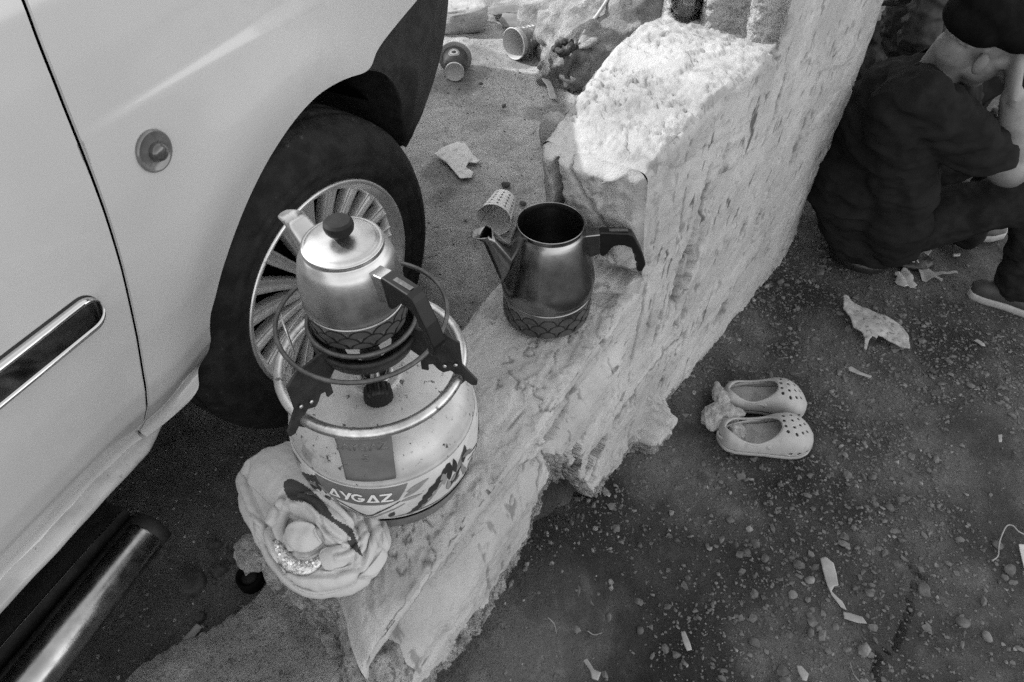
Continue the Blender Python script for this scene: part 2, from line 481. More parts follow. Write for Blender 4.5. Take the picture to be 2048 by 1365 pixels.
        f = f + near * (fbm(SS * 55, z * 55, p * 55, 5, 61, .75) * .007 + np.abs(fbm(SS * 130, z * 130, p * 130, 2, 63)) * .004 - .006)
        dirt = np.maximum(dirt, near * sstep(-.1, -.5, fbm(SS * 55, z * 55, p * 55, 5, 61, .75)) * .8)
        m[near > .45] = 1
        m[(KK == 0)] = 1
        # top face of the tall part: shallow sandy scabs
        sc = sstep(.1, .45, fbm(SS * 11, p * 11, 2, 4, 83))
        f = f + np.where((KK == 1) & (ZT > .9), sc * (fbm(SS * 110, p * 110, 0, 3, 84, .7) * .0024 - .0035), 0)
        dirt = np.maximum(dirt, np.where((KK == 1) & (ZT > .9), .32 * sc * sstep(-.2, .5, fbm(SS * 120, p * 120, 0, 2, 84)), 0))
        sc2 = sstep(.30, .36, fbm(SS * 9 + 4, p * 16, 2, 4, 87))
        f = f + np.where((KK == 1), -.0022 * sstep(.30, .33, fbm(SS * 12 + 4, p * 22, 2, 5, 87, .6)), 0)
        f = f + np.where((KK == 1) & (ZT < .9), -.0018 * sstep(.2, .23, fbm(SS * 4, p * 16, 2, 5, 97, .6)), 0)
    else:
        wv = np.sin(p * 2 * np.pi / .085 + 1.0)
        f = f + fbm(SS * 70, z * 70, p * 70, 3, 71) * .006
    if pin: f = f * sstep(0, .02, SS - s0)
    z = z + no_z * f; p = p + no_p * f
    if cut: SS = SS + near_cut(SS, p, z)
    if lean is not None: SS = SS + lean(SS, z)
    XY = wall_xy(SS, p)
    G = np.concatenate([XY, z[..., None]], -1)
    F = grid_faces(*SS.shape)
    fm = m[:-1, :-1].ravel()
    V = warp3(G.reshape(-1, 3), .0016)
    rightf = ((KK[:-1, :-1] == 2) & (m[:-1, :-1] == 0)).ravel()
    fm = np.where(rightf, 3 if (kind == 'low') else 2, fm)
    me = mesh_from(name, V, F[:, ::-1], mats, True, fm)
    at = me.attributes.new('dirt', 'FLOAT', 'POINT'); at.data.foreach_set('value', dirt.astype(np.float32).ravel())
    return link(name, me, parent)

def end_face(name, s_at, z0, z1, parent, mats, amp, seed, thick=WT, dz=.0033, lean=None, stucco=False, mi=0, cut=False):
    """cross face looking back along the wall towards its near end"""
    nz, npp = int((z1 - z0) / dz) + 2, int(thick / dz) + 2
    Z, P = np.meshgrid(np.linspace(z0, z1, nz), np.linspace(0, thick, npp), indexing='ij')
    edge = np.minimum(np.minimum(P, thick - P), z1 - Z)
    s = fbm(Z * 8, P * 8, 0, 5, seed) * amp + fbm(Z * 60, P * 60, 0, 4, seed + 5, .7) * amp * .12
    if stucco:
        s = s + .018 * np.sin(P * 2 * np.pi / .085 + 1.3) + fbm(Z * 75, P * 75, 0, 3, 9) * .004
        s = s + np.abs(fbm(Z * 130, P * 130, 0, 2, 19)) * .004
    else:
        s = s + .028 * sstep(1, .85, np.hypot((P - .15) / .010, (Z - .93) / .07) + .3 * fbm(Z * 30, P * 30, 0, 2, 3))
        s = s + .014 * sstep(1.1, .98, np.hypot((P - .18 - (Z - .9) * .1) / .055, (Z - .86) / .12) + .5 * fbm(Z * 14, P * 14, 0, 3, 4))
        s = s - .012 * sstep(.075, .085, P + .4 * (Z - .9) + .05 * fbm(Z * 20, P * 20, 0, 3, 44)) * sstep(.5, .3, P)
        s = s + .020 * sstep(.004, 0, abs(P - .05 - (Z - .85) * .5)) * sstep(.80, .84, Z)
        s = s - .024 * sstep(1, .88, np.hypot((P - .035) / .03, (Z - .83) / .028) + .4 * fbm(Z * 30, P * 30, 0, 2, 8))
        s = s + .035 * sstep(1, .80, np.hypot((P - .05) / .05, (Z - .775) / .03) + .5 * fbm(Z * 30, P * 30, 0, 2, 18))
        s = s + fbm(Z * 12, P * 70, 0, 3, 66) * .0025
        s = s - .010
    dirt = sstep(.012, .022, s) + .7 * sstep(.78, .9, fbm(Z * 60, P * 60, 2, 4, 161, .6))
    s = s * sstep(0, .016, edge) + s_at
    if not stucco and not cut: s = s - .09 * np.clip(1 - (Z - .72) / .26, 0, 1) ** 1.4 * (P / thick) ** 1.2 * sstep(.0, .03, thick - P)
    if lean is not None: s = s + lean(s, Z)
    if cut: s = s + near_cut(s, P, Z)
    # follow the rounded corners of the swept skin
    r = .022
    dr = z1 - Z; sgn = np.where(P < thick / 2, 1, -1); Pm = np.minimum(P, thick - P)
    P = P * (thick + .02 * (1 - np.clip((Z - TZ + .06) / (z1 - TZ + .06), 0, 1))) / thick
    cr = np.clip(1 - dr / r, 0, 1) ** 2 * .28 * r * np.clip(1 - Pm / r, 0, 1) ** 2
    XY = wall_xy(s, P + sgn * cr)
    V = warp3(np.concatenate([XY, (Z - cr)[..., None]], -1).reshape(-1, 3), .0016)
    me = mesh_from(name, V, grid_faces(*Z.shape)[:, ::-1], mats, True)
    me.polygons.foreach_set('material_index', np.full(len(me.polygons), mi, np.int32))
    at = me.attributes.new('dirt', 'FLOAT', 'POINT'); at.data.foreach_set('value', np.clip(dirt, 0, 1).astype(np.float32).ravel())
    return link(name, me, parent)

WM = [M_plaster, M_rubble, M_plaster_face, M_plaster_low]
wall = thing('broken_wall', 'broken pale plastered wall, low where the gas cylinder stands and stepping up to a tall end', 'wall')
S_UP = L1 + .40
zl = lambda s: .72 + .006 * np.sin(s * 9) - .02 * sstep(.045, .01, s) + 0 * s
wall_piece('low_section', .015, L1 + .05, .0036, zl, lambda s: zb_of(s), .0036, WM, wall, 'low', cut=True)
def lean_t(s, z): return -.055 * sstep(.72, 1.03, z) * sstep(L1 + .30, L1 - .02, s)
zt_ = lambda s: 1.025 + .012 * np.sin(s * 7) - .012 * sstep(L1 + .05, L1 - .02, s) * (1 + .5 * fbm(s * 30, 0, 0, 2, 4))
wall_piece('tall_section', L1 - .015, S_UP + .10, .0036, zt_, lambda s: zb_of(s), .0042, WM, wall, 'tall', lean=lean_t, thick=lambda s: .188 + .052 * sstep(L1, L1 + .26, s))
end_face('broken_end', L1 - .015, .66, float(zt_(np.array([L1 - .015]))[0]), wall, WM, .010, 15, lean=lean_t, thick=.188)
end_face('near_end', .015, .36, float(zl(np.array([.015]))[0]), wall, WM, .02, 215, mi=1, cut=True)
wall_piece('upper_section', S_UP, L1 + L2 + .03, .0046, lambda s: 1.95 + 0 * s, lambda s: zb_of(s), .0050, [M_stucco, M_rubble, M_plaster_face], wall, 'tall')
wall_piece('return_section', L1 + L2, L1 + L2 + 3.2, .03, lambda s: 1.95 + 0 * s, lambda s: -.05 + 0 * s, .03, [M_stucco, M_stucco, M_plaster_face], wall, 'stucco')
end_face('roughcast_end', S_UP, .96, 1.95, wall, [M_stucco], .008, 115, stucco=True)

# ---- ground: terrace on the car side, lower dirt yard on the other
M_dirt = mat('yard_dirt', .042, .105, 3.2, .95, bump=[(240, 1.0, .008), (70, .9, .010), (22, .5, .012)], spots=[(26, 1.35, .52, .64), (150, 1.7, .60, .66), (200, .45, .58, .64), (5, .6, .56, .66)], attr=.42, lo=.4, hi=.62)
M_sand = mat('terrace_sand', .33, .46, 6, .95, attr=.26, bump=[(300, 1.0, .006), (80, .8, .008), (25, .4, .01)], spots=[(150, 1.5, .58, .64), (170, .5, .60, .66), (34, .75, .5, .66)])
def axis(lo, hi, a, b, fine, far, grow=1.25):
    v = list(np.arange(a, b + fine / 2, fine)); st = fine
    x = v[-1]
    while x < hi: st *= grow; x += min(st, 4); v.append(x)
    st = fine; x = v[0]; pre = []
    while x > lo: st *= grow; x -= min(st, 4); pre.append(x)
    return np.array(pre[::-1] + v)
def set_dirt_shade(me, d):
    at = me.attributes.new('dirt', 'FLOAT', 'POINT'); at.data.foreach_set('value', np.clip(d, 0, 1).astype(np.float32).ravel())
def ground(name, gs, gp, zf, m):
    SS, PP = np.meshgrid(gs, gp, indexing='ij')
    XY = wall_xy(SS, PP)
    Z = zf(SS, PP, XY[..., 0], XY[..., 1])
    me = mesh_from(name, np.concatenate([XY, Z[..., None]], -1).reshape(-1, 3), grid_faces(*SS.shape), m, True)
    damp = 0 * Z
    for (a_, b_, r_) in ((1560, 965, .13), (1240, 1130, .20), (1330, 1290, .22), (1690, 1010, .10), (1150, 1060, .16), (1560, 600, .16), (1440, 830, .10), (1450, 1180, .14), (1900, 700, .12)):
        q = at_z(a_, b_, .02); damp = np.maximum(damp, np.exp(-(np.hypot(XY[..., 0] - q[0], XY[..., 1] - q[1]) / r_) ** 2))
    damp = sstep(.25, .75, damp + .45 * fbm(XY[..., 0] * 7, XY[..., 1] * 7, 0, 4, 271))
    set_dirt_shade(me, damp)
    o = link(name, me); tag(o, kind='structure'); return o
def yard_z(s, p, x, y):
    base = .17 * sstep(.75, .45, s) * sstep(-.30, .02, p) + .03 * sstep(-.15, 0, p)
    near = np.hypot(x - .9, y - 1.4) < 6
    rel = fbm(x * 3.1, y * 3.1, 0, 3, 201) * .012 + fbm(x * 22, y * 22, 0, 4, 203) * .0035 + np.abs(fbm(x * 60, y * 60, 0, 2, 205)) * .0022
    crack = 1.7 * np.abs((x - .945) + .035 * np.sin(y * 16) + .03 * fbm(y * 20, 3, 0, 3, 6) - .42 * (y - .72))
    rel = rel - .02 * sstep(.012, .003, crack) * sstep(.74, .70, y)
    return base + rel
def terr_z(s, p, x, y):
    rel = fbm(x * 4, y * 4, 0, 3, 301) * .010 + fbm(x * 30, y * 30, 0, 4, 303) * .003
    return TZ + rel + .03 * sstep(WT + .12, WT, p) * sstep(.3, .9, s)
YARD = ground('yard_ground', axis(-30, 40, -.1, 3.2, .011, 4), -axis(-.12, 40, -.12, 2.2, .011, 4)[::-1], yard_z, M_dirt)
# the terrace is laid in plain x, y and stops inside the wall
xs, ys = axis(-40, 1.6, -1.1, 1.05, .011, 4), axis(-30, 40, .15, 3.6, .011, 4)
X, Y = np.meshgrid(xs, ys, indexing='ij')
sS, pP, _ = to_sp(X, Y)
Z = terr_z(sS, pP, X, Y)
F = grid_faces(*X.shape)
c = F[:, 0]
cx, cy = X.ravel()[c], Y.ravel()[c]
ss, pp, _ = to_sp(cx, cy)
keep = (pp > .06) & ~((cy > 1.9) & (cx > 1.0 - (cy - 1.9) * .31 - .06)) & (cx < 1.0)
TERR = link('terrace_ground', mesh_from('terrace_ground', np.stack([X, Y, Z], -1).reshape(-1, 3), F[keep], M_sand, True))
set_dirt_shade(TERR.data, sstep(1.25, .75, Y + .10 * fbm(X * 6, Y * 6, 0, 4, 281)) * sstep(-.62, -.2, -X * 0 - .1) + .5 * sstep(.25, .6, fbm(X * 5, Y * 5, 0, 4, 283)))  # darker soil near the car, with the shade beside it put into the colour
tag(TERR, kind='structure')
# worn concrete slab at the near foot of the wall
sl_poly = [(-.02, .03), (-.02, .335), (.12, .30), (.17, .235), (.18, .03)]
G = []
sg = np.arange(-.9, .42, .008); pg = np.arange(-.0, .42, .008)
SS, PP = np.meshgrid(sg, pg, indexing='ij')
lim = .345 + .06 * sstep(.05, -.15, SS) + .02 * fbm(SS * 5, 0, 0, 3, 3) - .5 * np.clip(SS - .10, 0, 1)
PPc = np.minimum(PP, lim)
Zs = .425 + fbm(SS * 7, PPc * 7, 0, 5, 401) * .010 + fbm(SS * 40, PPc * 40, 0, 3, 405) * .003 - np.clip((PP - lim) / .03, 0, 1) * .10 - .012 * np.exp(-((PPc - lim) / .03) ** 2)
XY = wall_xy(SS, PPc + np.clip(PP - lim, 0, .02) * .2)
slab = link('concrete_slab', mesh_from('concrete_slab', np.concatenate([XY, Zs[..., None]], -1).reshape(-1, 3), grid_faces(*SS.shape), M_slab, True))
tag(slab, kind='structure')
# its outer side goes on down to the yard, as the foot of the wall
ZZ, S2 = np.meshgrid(np.linspace(.43, -.1, 60), np.arange(-.9, .02, .008), indexing='ij')
off = -.006 + fbm(S2 * 14, ZZ * 14, 0, 4, 411) * .015
me = mesh_from('concrete_footing', np.concatenate([wall_xy(S2, off), ZZ[..., None]], -1).reshape(-1, 3), grid_faces(*ZZ.shape)[:, ::-1], M_rubble, True)
tag(link('concrete_footing', me), kind='structure')
# packed earth under the overhanging plaster of the low wall
ZZ, S2 = np.meshgrid(np.linspace(.60, -.1, 70), np.arange(.13, .95, .008), indexing='ij')
off = .055 + .03 * sstep(.1, .5, ZZ) + fbm(S2 * 14, ZZ * 14, 0, 4, 421) * .018
me = mesh_from('earth_under_wall', np.concatenate([wall_xy(S2, off), ZZ[..., None]], -1).reshape(-1, 3), grid_faces(*ZZ.shape)[:, ::-1], M_dirt, True)
tag(link('earth_bank', me), kind='structure')
# ------------------------------------------------------------ the car on the terrace, its right flank towards the wall
CY = R(23.0)
cu = np.array([math.sin(CY), math.cos(CY), 0]); cn = np.array([math.cos(CY), -math.sin(CY), 0])
CREASE = -.05
PROF = np.array([(.40, -.86), (.60, -.83), (.69, -.80), (.715, -.765), (.724, -.738), (.732, -.728), (.742, -.728), (.750, -.738), (.758, -.744), (.770, -.738), (.80, -.716), (.835, -.698), (.87, -.690), (.95, -.683), (1.05, -.680), (1.12, -.681), (1.17, -.683),
                 (1.20, -.6845), (1.23, -.686), (1.27, -.688), (1.33, -.694), (1.38, -.705), (1.42, -.73), (1.46, -.78)])
def body_o(s, z):
    o = np.interp(z, PROF[:, 0], PROF[:, 1])
    o = sum(np.interp(z + k, PROF[:, 0], PROF[:, 1]) for k in (-.004, -.002, 0, .002, .004)) / 5
    # the wing swells slightly over the wheel and rounds off towards the nose
    o = o + .010 * np.exp(-((np.hypot(s - .757, z - .70) - .40) / .06) ** 2) * sstep(.7, .8, z)
    o = o - .55 * np.clip(s - 1.12, 0, 9) ** 2
    # soft crease that widens towards the nose
    lz = 1.203 + (s - .455) * CREASE
    wdt = .006 + .065 * np.clip(s - .43, 0, 1)
    o = o - .20 * wdt * sstep(0, 1, (z - lz) / wdt) * sstep(.40, .50, s)
    return o
def car_pt(s, z, o=None):
    s = np.asarray(s, float); z = np.asarray(z, float)
    if o is None: o = body_o(s, z)
    o = np.asarray(o, float)
    P = s[..., None] * cu + o[..., None] * cn
    P[..., 2] = z
    return P
def on_car(px, py, extra=0.0):
    d = ray(px, py); o = -.68
    for _ in range(40):
        k = o / (d @ cn); P = d * k + np.array([0, 0, H])
        s, z = P @ cu, P[2]
        o = .5 * o + .5 * (float(body_o(s, z)) + extra)
    return s, z
def curve_px(L, n, extra=0.0):
    P = smooth_path([on_car(a, b, extra) for a, b in L], n * 3)
    # even spacing
    dl = np.r_[0, np.cumsum(np.hypot(*np.diff(P, axis=0).T))]
    t = np.linspace(0, dl[-1], n)
    return np.stack([np.interp(t, dl, P[:, 0]), np.interp(t, dl, P[:, 1])], -1)

M_paint = mat('car_paint', .41, .44, 3, .32, coat=.7, spots=[(260, .45, .725, .74), (70, .5, .755, .765), (3, .93, .5, .6)])
M_paint_dirty = mat('sill_paint', .28, .42, 14, .45, coat=.3, spots=[(60, .5, .64, .70), (160, .4, .66, .7)])
M_black = mat('black_plastic', .012, .022, 40, .6, spec=.3, bump=[(300, .2, .002)])
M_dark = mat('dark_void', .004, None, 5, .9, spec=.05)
M_tyre = mat('tyre_rubber', .009, .019, 30, .75, spec=.2, bump=[(90, .3, .003)], spots=[(60, 2.6, .68, .74)])
M_tread = mat('tyre_tread', .009, .022, 30, .85, spec=.2, bump=[(70, .7, .006)], spots=[(60, 2.6, .62, .68)])
M_alloy = mat('alloy', .58, .68, 30, .38, metal=.8, spots=[(40, .6, .6, .72)])
M_chrome = mat('chrome', .50, .55, 10, .10, metal=1.0)
M_tubechrome = mat('brushed_tube', .26, .36, 25, .20, metal=1.0, rough2=.30, bump=[(60, .10, .002)], spots=[(38, .25, .70, .73)])
M_lens = mat('grey_lens', .10, .13, 30, .2, coat=.6)
M_glass = mat('car_glass', .03, None, 5, .05, spec=.6)

car = thing('parked_car', 'white van-like car at the left with alloy front wheel and chrome door strip', 'car')
def panel(name, rows, mats, parent, lipw=.014, no=60):
    """rows: (left (s,z), right (s,z)) ruled between two edge curves, edges folded inward"""
    Lc, Rc = rows
    t = np.linspace(0, 1, no); t = np.unique(np.r_[t, .0012, .004, .01, .99, .996, .9988])
    SZ = Lc[:, None, :] * (1 - t)[None, :, None] + Rc[:, None, :] * t[None, :, None]
    P = car_pt(SZ[..., 0], SZ[..., 1])
    inner = -cn * lipw
    r0, r1 = .0025, .0025
    P = np.concatenate([P[:, :1] + inner, P[:, :1] - cn * .003, P[:, :1] + cu * r0, P[:, 1:-1], P[:, -1:] - cu * r1, P[:, -1:] - cn * .003, P[:, -1:] + inner], 1)
    mb = MB(); mb.grid(P)
    me = mesh_from(name, P.reshape(-1, 3), grid_faces(*P.shape[:2])[:, ::-1], mats, True)
    nc = P.shape[1] - 1; nr = P.shape[0] - 1
    mi = np.zeros((nr, nc), np.int32); mi[:, :1] = 1; mi[:, -1:] = 1
    me.materials.append(M_dark); me.polygons.foreach_set('material_index', mi.ravel())  # edge folds coloured near-black to stand in for shade in the gaps
    me.set_sharp_from_angle(angle=R(38))
    return link(name, me, parent)

gap_px = [(-20, -190), (12, -85), (45, 0), (98, 125), (150, 258), (193, 372), (232, 492), (262, 610), (283, 705), (294, 770), (292, 815), (285, 868), (281, 884)]
arch_px = [(835, 0), (795, 48), (756, 100), (737, 140), (690, 158), (640, 188), (592, 238), (546, 305), (506, 380), (473, 458), (448, 530), (432, 590), (420, 650), (407, 720), (398, 765), (388, 792), (376, 806)]
Lg = curve_px(gap_px, 120); Ra = curve_px(arch_px, 120)
Ra = np.concatenate([[Ra[0] + (np.array([.05, .10])) * (k / 8) * 1.0 for k in range(8, 0, -1)], Ra])
_c = np.polyfit(Lg[:, 1], Lg[:, 0], 4); Lg[:, 0] = np.polyval(_c, Lg[:, 1])
Lg2 = Lg[Lg[:, 1] <= 1.395]
top = np.array([Lg2[0] + (np.array([.0, 1.0]) * 0) for _ in range(1)])
# resample both edges to the same number of rows
def resamp(P, n):
    dl = np.r_[0, np.cumsum(np.hypot(*np.diff(P, axis=0).T))]; t = np.linspace(0, dl[-1], n)
    return np.stack([np.interp(t, dl, P[:, 0]), np.interp(t, dl, P[:, 1])], -1)
NR = 150
fl = resamp(Lg2, NR); fr = resamp(Ra, NR)
wing = panel('front_wing', (fl + [.0021, 0], fr), M_paint, car, no=70, lipw=.03)
# upper part of the wing between the first row and the bonnet line
t = np.linspace(0, 1, 70)
row0 = (fl[0] + [.0021, 0])[None] * (1 - t)[:, None] + fr[0][None] * t[:, None]
topz = 1.42 - .14 * (row0[:, 0] - .4)
rows = np.linspace(0, 1, 12)[:, None]
Zr = row0[None, :, 1] * (1 - rows) + np.maximum(topz, row0[:, 1] + .01)[None] * rows
Sr = np.broadcast_to(row0[None, :, 0], Zr.shape)
link('wing_top', mesh_from('wing_top', car_pt(Sr, Zr).reshape(-1, 3), grid_faces(*Zr.shape), M_paint, True), car)
door_l = fl.copy(); door_l[:, 0] = -.55
panel('door', (door_l, fl - [.0021, 0]), M_paint, car, no=90)
# dark seam behind the panel gap, sill lip under both
mb = MB()
sv = np.linspace(-.55, .34, 60); 
q = resamp(Lg2, 60)
mb.grid(np.stack([car_pt(q[:, 0] - .012, q[:, 1], body_o(q[:, 0], q[:, 1]) - .014), car_pt(q[:, 0] + .012, q[:, 1], body_o(q[:, 0], q[:, 1]) - .014)], 1))
mb.build('door_seal', M_dark, car)
zsill = np.array([.756, .750, .745, .741, .736, .731, .727, .723])
sv = np.linspace(-.6, float(fr[-1][0]) - .05, 90)
SS, ZZ = np.meshgrid(sv, zsill, indexing='ij')
fade = sstep(float(fr[-1][0]) - .03, float(fr[-1][0]) - .10, SS)
oo = np.interp(ZZ, [.723, .727, .731, .736, .741, .745, .750, .756], [-.744, -.731, -.724, -.7205, -.7205, -.723, -.731, -.745]) - (1 - fade) * .02
G = car_pt(SS, ZZ - (1 - fade) * 0 + fbm(SS * 30, 0, 0, 3, 6) * .001, oo)
G = np.concatenate([G, G[:, -1:] - cn * .05 + np.array([0, 0, .004]), G[:, -1:] - cn * .16], 1)
link('sill', mesh_from('sill', G.reshape(-1, 3), grid_faces(*G.shape[:2]), M_paint_dirty, True), car)

# nose: unpainted bumper corner
bl = resamp(np.array([on_car(a, b) for a, b in [(880, -90), (856, -35), (835, 0), (795, 48), (758, 100), (738, 140)]]), 40)
al = resamp(smooth_path([on_car(a, b) for a, b in [(738, 141), (770, 148), (793, 172), (805, 205), (811, 250), (812, 292)]], 40), 40)
lft = resamp(np.concatenate([bl, al]), 90)
rgt = resamp(smooth_path([on_car(a, b) for a, b in [(915, -90), (903, -30), (898, 20), (893, 62), (884, 112), (868, 170), (850, 222), (832, 262), (815, 296)]], 90), 90)
t = np.linspace(0, 1, 30)
SZ = lft[:, None] * (1 - t)[None, :, None] + rgt[:, None] * t[None, :, None]
o = body_o(SZ[..., 0], SZ[..., 1]) - .003
o = o - .012 * sstep(.0, .12, t)[None] * sstep(1, .0, t)[None] + .010 * np.exp(-((t[None] - .55) / .12) ** 2) * sstep(0, .5, np.linspace(1, 0, 90))[:, None]
P = car_pt(SZ[..., 0], SZ[..., 1], o)
back = [P[:, -1:] - cn * k + cu * j - np.array([0, 0, dz]) for k, j, dz in ((.01, .004, .0), (.05, .0, .02), (.25, -.05, .03))]
fore = [P[:, :1] - cn * k for k in (.25, .03, .006)]
P = np.concatenate(fore + [P] + back, 1)
link('bumper', mesh_from('bumper', P.reshape(-1, 3), grid_faces(*P.shape[:2])[:, ::-1], M_black, True), car)

# wheel house: dark liner round the wheel, floor pan
WC = np.array([-.339, .966, .699]); WS = .757
mb = MB()
a = np.linspace(R(-5), R(176), 60)
rr = .372
Ps = []
for k in (-.075, -.14, -.45):
    Ps.append(car_pt(WS + rr * np.cos(a), .70 + rr * np.sin(a), np.full(60, -.68 + k)))
mb.grid(np.stack(Ps, 1))
c0 = car_pt(np.array([WS]), np.array([.70]), np.array([-1.13]))
mb.grid(np.stack([Ps[-1], np.repeat(c0, 60, 0)], 1))
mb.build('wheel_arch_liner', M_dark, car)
mb = MB()
mb.grid(np.array([[car_pt(s, z, o_) for s in (-3.3, .33)] for z, o_ in ((.70, -.90), (.62, -.95), (.62, -2.4))]))
mb.grid(np.array([[car_pt(s, .60, o_) for s in (.33, 1.12)] for o_ in (-1.12, -2.4)]))
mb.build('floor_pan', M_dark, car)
# rest of the body: bonnet, nose, cabin and far side (outside the picture)
mb = MB()
def sect(s, zt, w0=-.80, w1=-2.28, zb=.62):
    zz = [(w0 - .04, min(1.16, zt - .05)), (w0 - .01, min(1.18, zt - .04)), (w0 - .0, zt - .04), (w0 - .08, zt), ((w0 + w1) / 2, zt + .05), (w1 + .08, zt), (w1, zt - .08), (w1, 1.0), (w1 - .02, zb)]
    return [car_pt(s, z, o_) for o_, z in zz]
mb.grid(np.array([sect(s, zt, w0, w1) for s, zt, w0, w1 in ((-3.2, 1.30, -.76, -2.32), (-3.1, 1.40, -.76, -2.32), (-.3, 1.44, -.76, -2.32), (.42, 1.42, -.76, -2.32), (.9, 1.36, -.78, -2.28), (1.3, 1.27, -.86, -2.2), (1.52, 1.12, -1.0, -2.1), (1.60, .92, -1.1, -2.0), (1.56, .80, -1.15, -1.95))]))
mb.build('body', M_paint, car, angle=40)
mb = MB()
mb.grid(np.array([[car_pt(s, z, o_) for s, o_ in ((s0, w0), (s0, w1))] for s0, z, w0, w1 in ((.40, 1.44, -.86, -2.22), (-.25, 1.90, -.98, -2.10), (-2.9, 1.92, -.98, -2.10), (-3.2, 1.40, -.84, -2.24))]))
mb.build('roof', M_paint, car, smooth=False)
for o0, o1 in ((-.80, -.97), (-2.28, -2.11)):
    mb = MB(); mb.grid(np.array([[car_pt(.34, 1.42, o0), car_pt(-.22, 1.88, o1)], [car_pt(-3.1, 1.42, o0), car_pt(-2.9, 1.88, o1)]]))
    mb.build('side_window', M_glass, car, smooth=False)

# round side repeater on the wing
s0, z0 = on_car(307, 302)
MR = Matrix.Translation(Vector(car_pt(s0, z0))) @ Matrix((tuple(list(cu) + [0]), (0, 0, 1, 0), tuple(list(cn) + [0]), (0, 0, 0, 1))).to_3x3().transposed().to_4x4()
MR = Matrix.Translation(Vector(car_pt(s0, z0))) @ Matrix((( cu[0], 0, cn[0]), (cu[1], 0, cn[1]), (0, 1, 0))).to_4x4()
mb = MB(); mb.lathe([(.0, -.004), (.0245, -.004), (.0262, .001), (.0252, .004), (.0238, .0045), (.0225, .0030), (.0, .0028)], 40, 0, MR)
rp = mb.build('side_repeater', M_lens, car)
mb = MB(); mb.lathe([(.0118, .002), (.0118, .007), (.0100, .0115), (.0065, .0138), (0.0002, .0145)], 32, 0, MR @ Matrix.Translation((.0015, -.001, 0)))
mb.build('bulb_dome', mat('smoked_lens', .05, None, 5, .15, coat=.8), rp)

# chrome rubbing strip on the door
e0, e1 = np.array(on_car(168, 632)), np.array(on_car(-60, 812))
dd = (e1 - e0) / np.linalg.norm(e1 - e0); pn = np.array([-dd[1], dd[0]])
hw0 = .0235
us = np.concatenate([hw0 - hw0 * np.cos(np.linspace(0, np.pi / 2, 14)), np.linspace(hw0, .62, 24)[1:]]) - hw0
def strip(name, wsc, prof, mt, par, lift=0.0, start=0.0):
    rows = []
    for u_ in us:
        k = math.sqrt(max(0, 1 - (max(0, -u_) / hw0) ** 2)) * hw0 * wsc
        row = []
        for (v, h) in prof:
            q = e0 + dd * (u_ + start) + pn * v * max(k, 1e-4)
            row.append(car_pt(q[0], q[1], float(body_o(q[0], q[1])) + lift + h * (k / (hw0 * wsc)) ** .6))
        rows.append(row)
    mb = MB(); mb.grid(np.array(rows)); return mb.build(name, mt, par)
st = strip('door_strip', 1.0, [(-1, -.004), (-1.0, .003), (-.93, .0075), (-.80, .0105), (-.66, .0085), (-.60, .006), (0, .0075), (.60, .006), (.66, .009), (.80, .0115), (.93, .008), (1.0, .003), (1, -.004)], M_chrome, car)
strip('strip_reflection', .64, [(-1, .0078), (0, .0083), (1, .0078)], mat('reflection_dark', .10, .16, 20, .10, metal=1.0), st)  # dark reflection in the chrome's middle put into the colour
strip('strip_shadow_line', 1.10, [(-1, -.002), (-1, .0012), (1, .0012), (1, -.002)], M_black, st)

# side step tube under the sill with its black end and foot pad
t_end, t_far = at_z(303, 1052, .575), at_z(52, 1365, .575)
td = (t_far - t_end) / np.linalg.norm(t_far - t_end)
mb = MB(); mb.tube([t_end + td * .012, t_end + td * .02, t_end + td * 1.6], [.033, .0355, .0355], 40)
tb = mb.build('side_step', M_tubechrome, car)
mb = MB(); mb.tube([t_end - td * .006, t_end - td * .003, t_end + td * .02], [.025, .0345, .0345], 28)
mb.build('end_cap', M_black, tb)
pa = at_z(78, 1290, .60); 
mb = MB(); mb.tube(smooth_path([t_end + td * (.30 + k) for k in (0, .02, .1, .9)], 12), [.014, .039, .041, .042, .042, .042, .042, .042, .042, .042, .042, .042], 24, up=[0, 0, 1], flat=1.05)
mb.build('rubber_pad', M_black, tb)
b0, b1 = at_z(248, 1017, .62), at_z(0, 1297, .62)
bd = (b1 - b0) / np.linalg.norm(b1 - b0)
mb = MB(); P = [b0, b0 + bd * 1.6]
up_ = np.array([0, 0, 1.0])
mb.grid(np.array([[p, p - cn * .004 + up_ * .0, p - cn * .03 - up_ * .005, p - cn * .20 - up_ * .02] for p in P]))
mb.grid(np.array([[p, p - up_ * .05, p - cn * .1 - up_ * .06] for p in P]))
mb.build('underguard', M_black, car)
mb = MB(); mb.tube([b0 + up_ * .0005, b0 + bd * 1.6 + up_ * .0005], .0011, 8); mb.build('guard_edge', M_tubechrome, car)

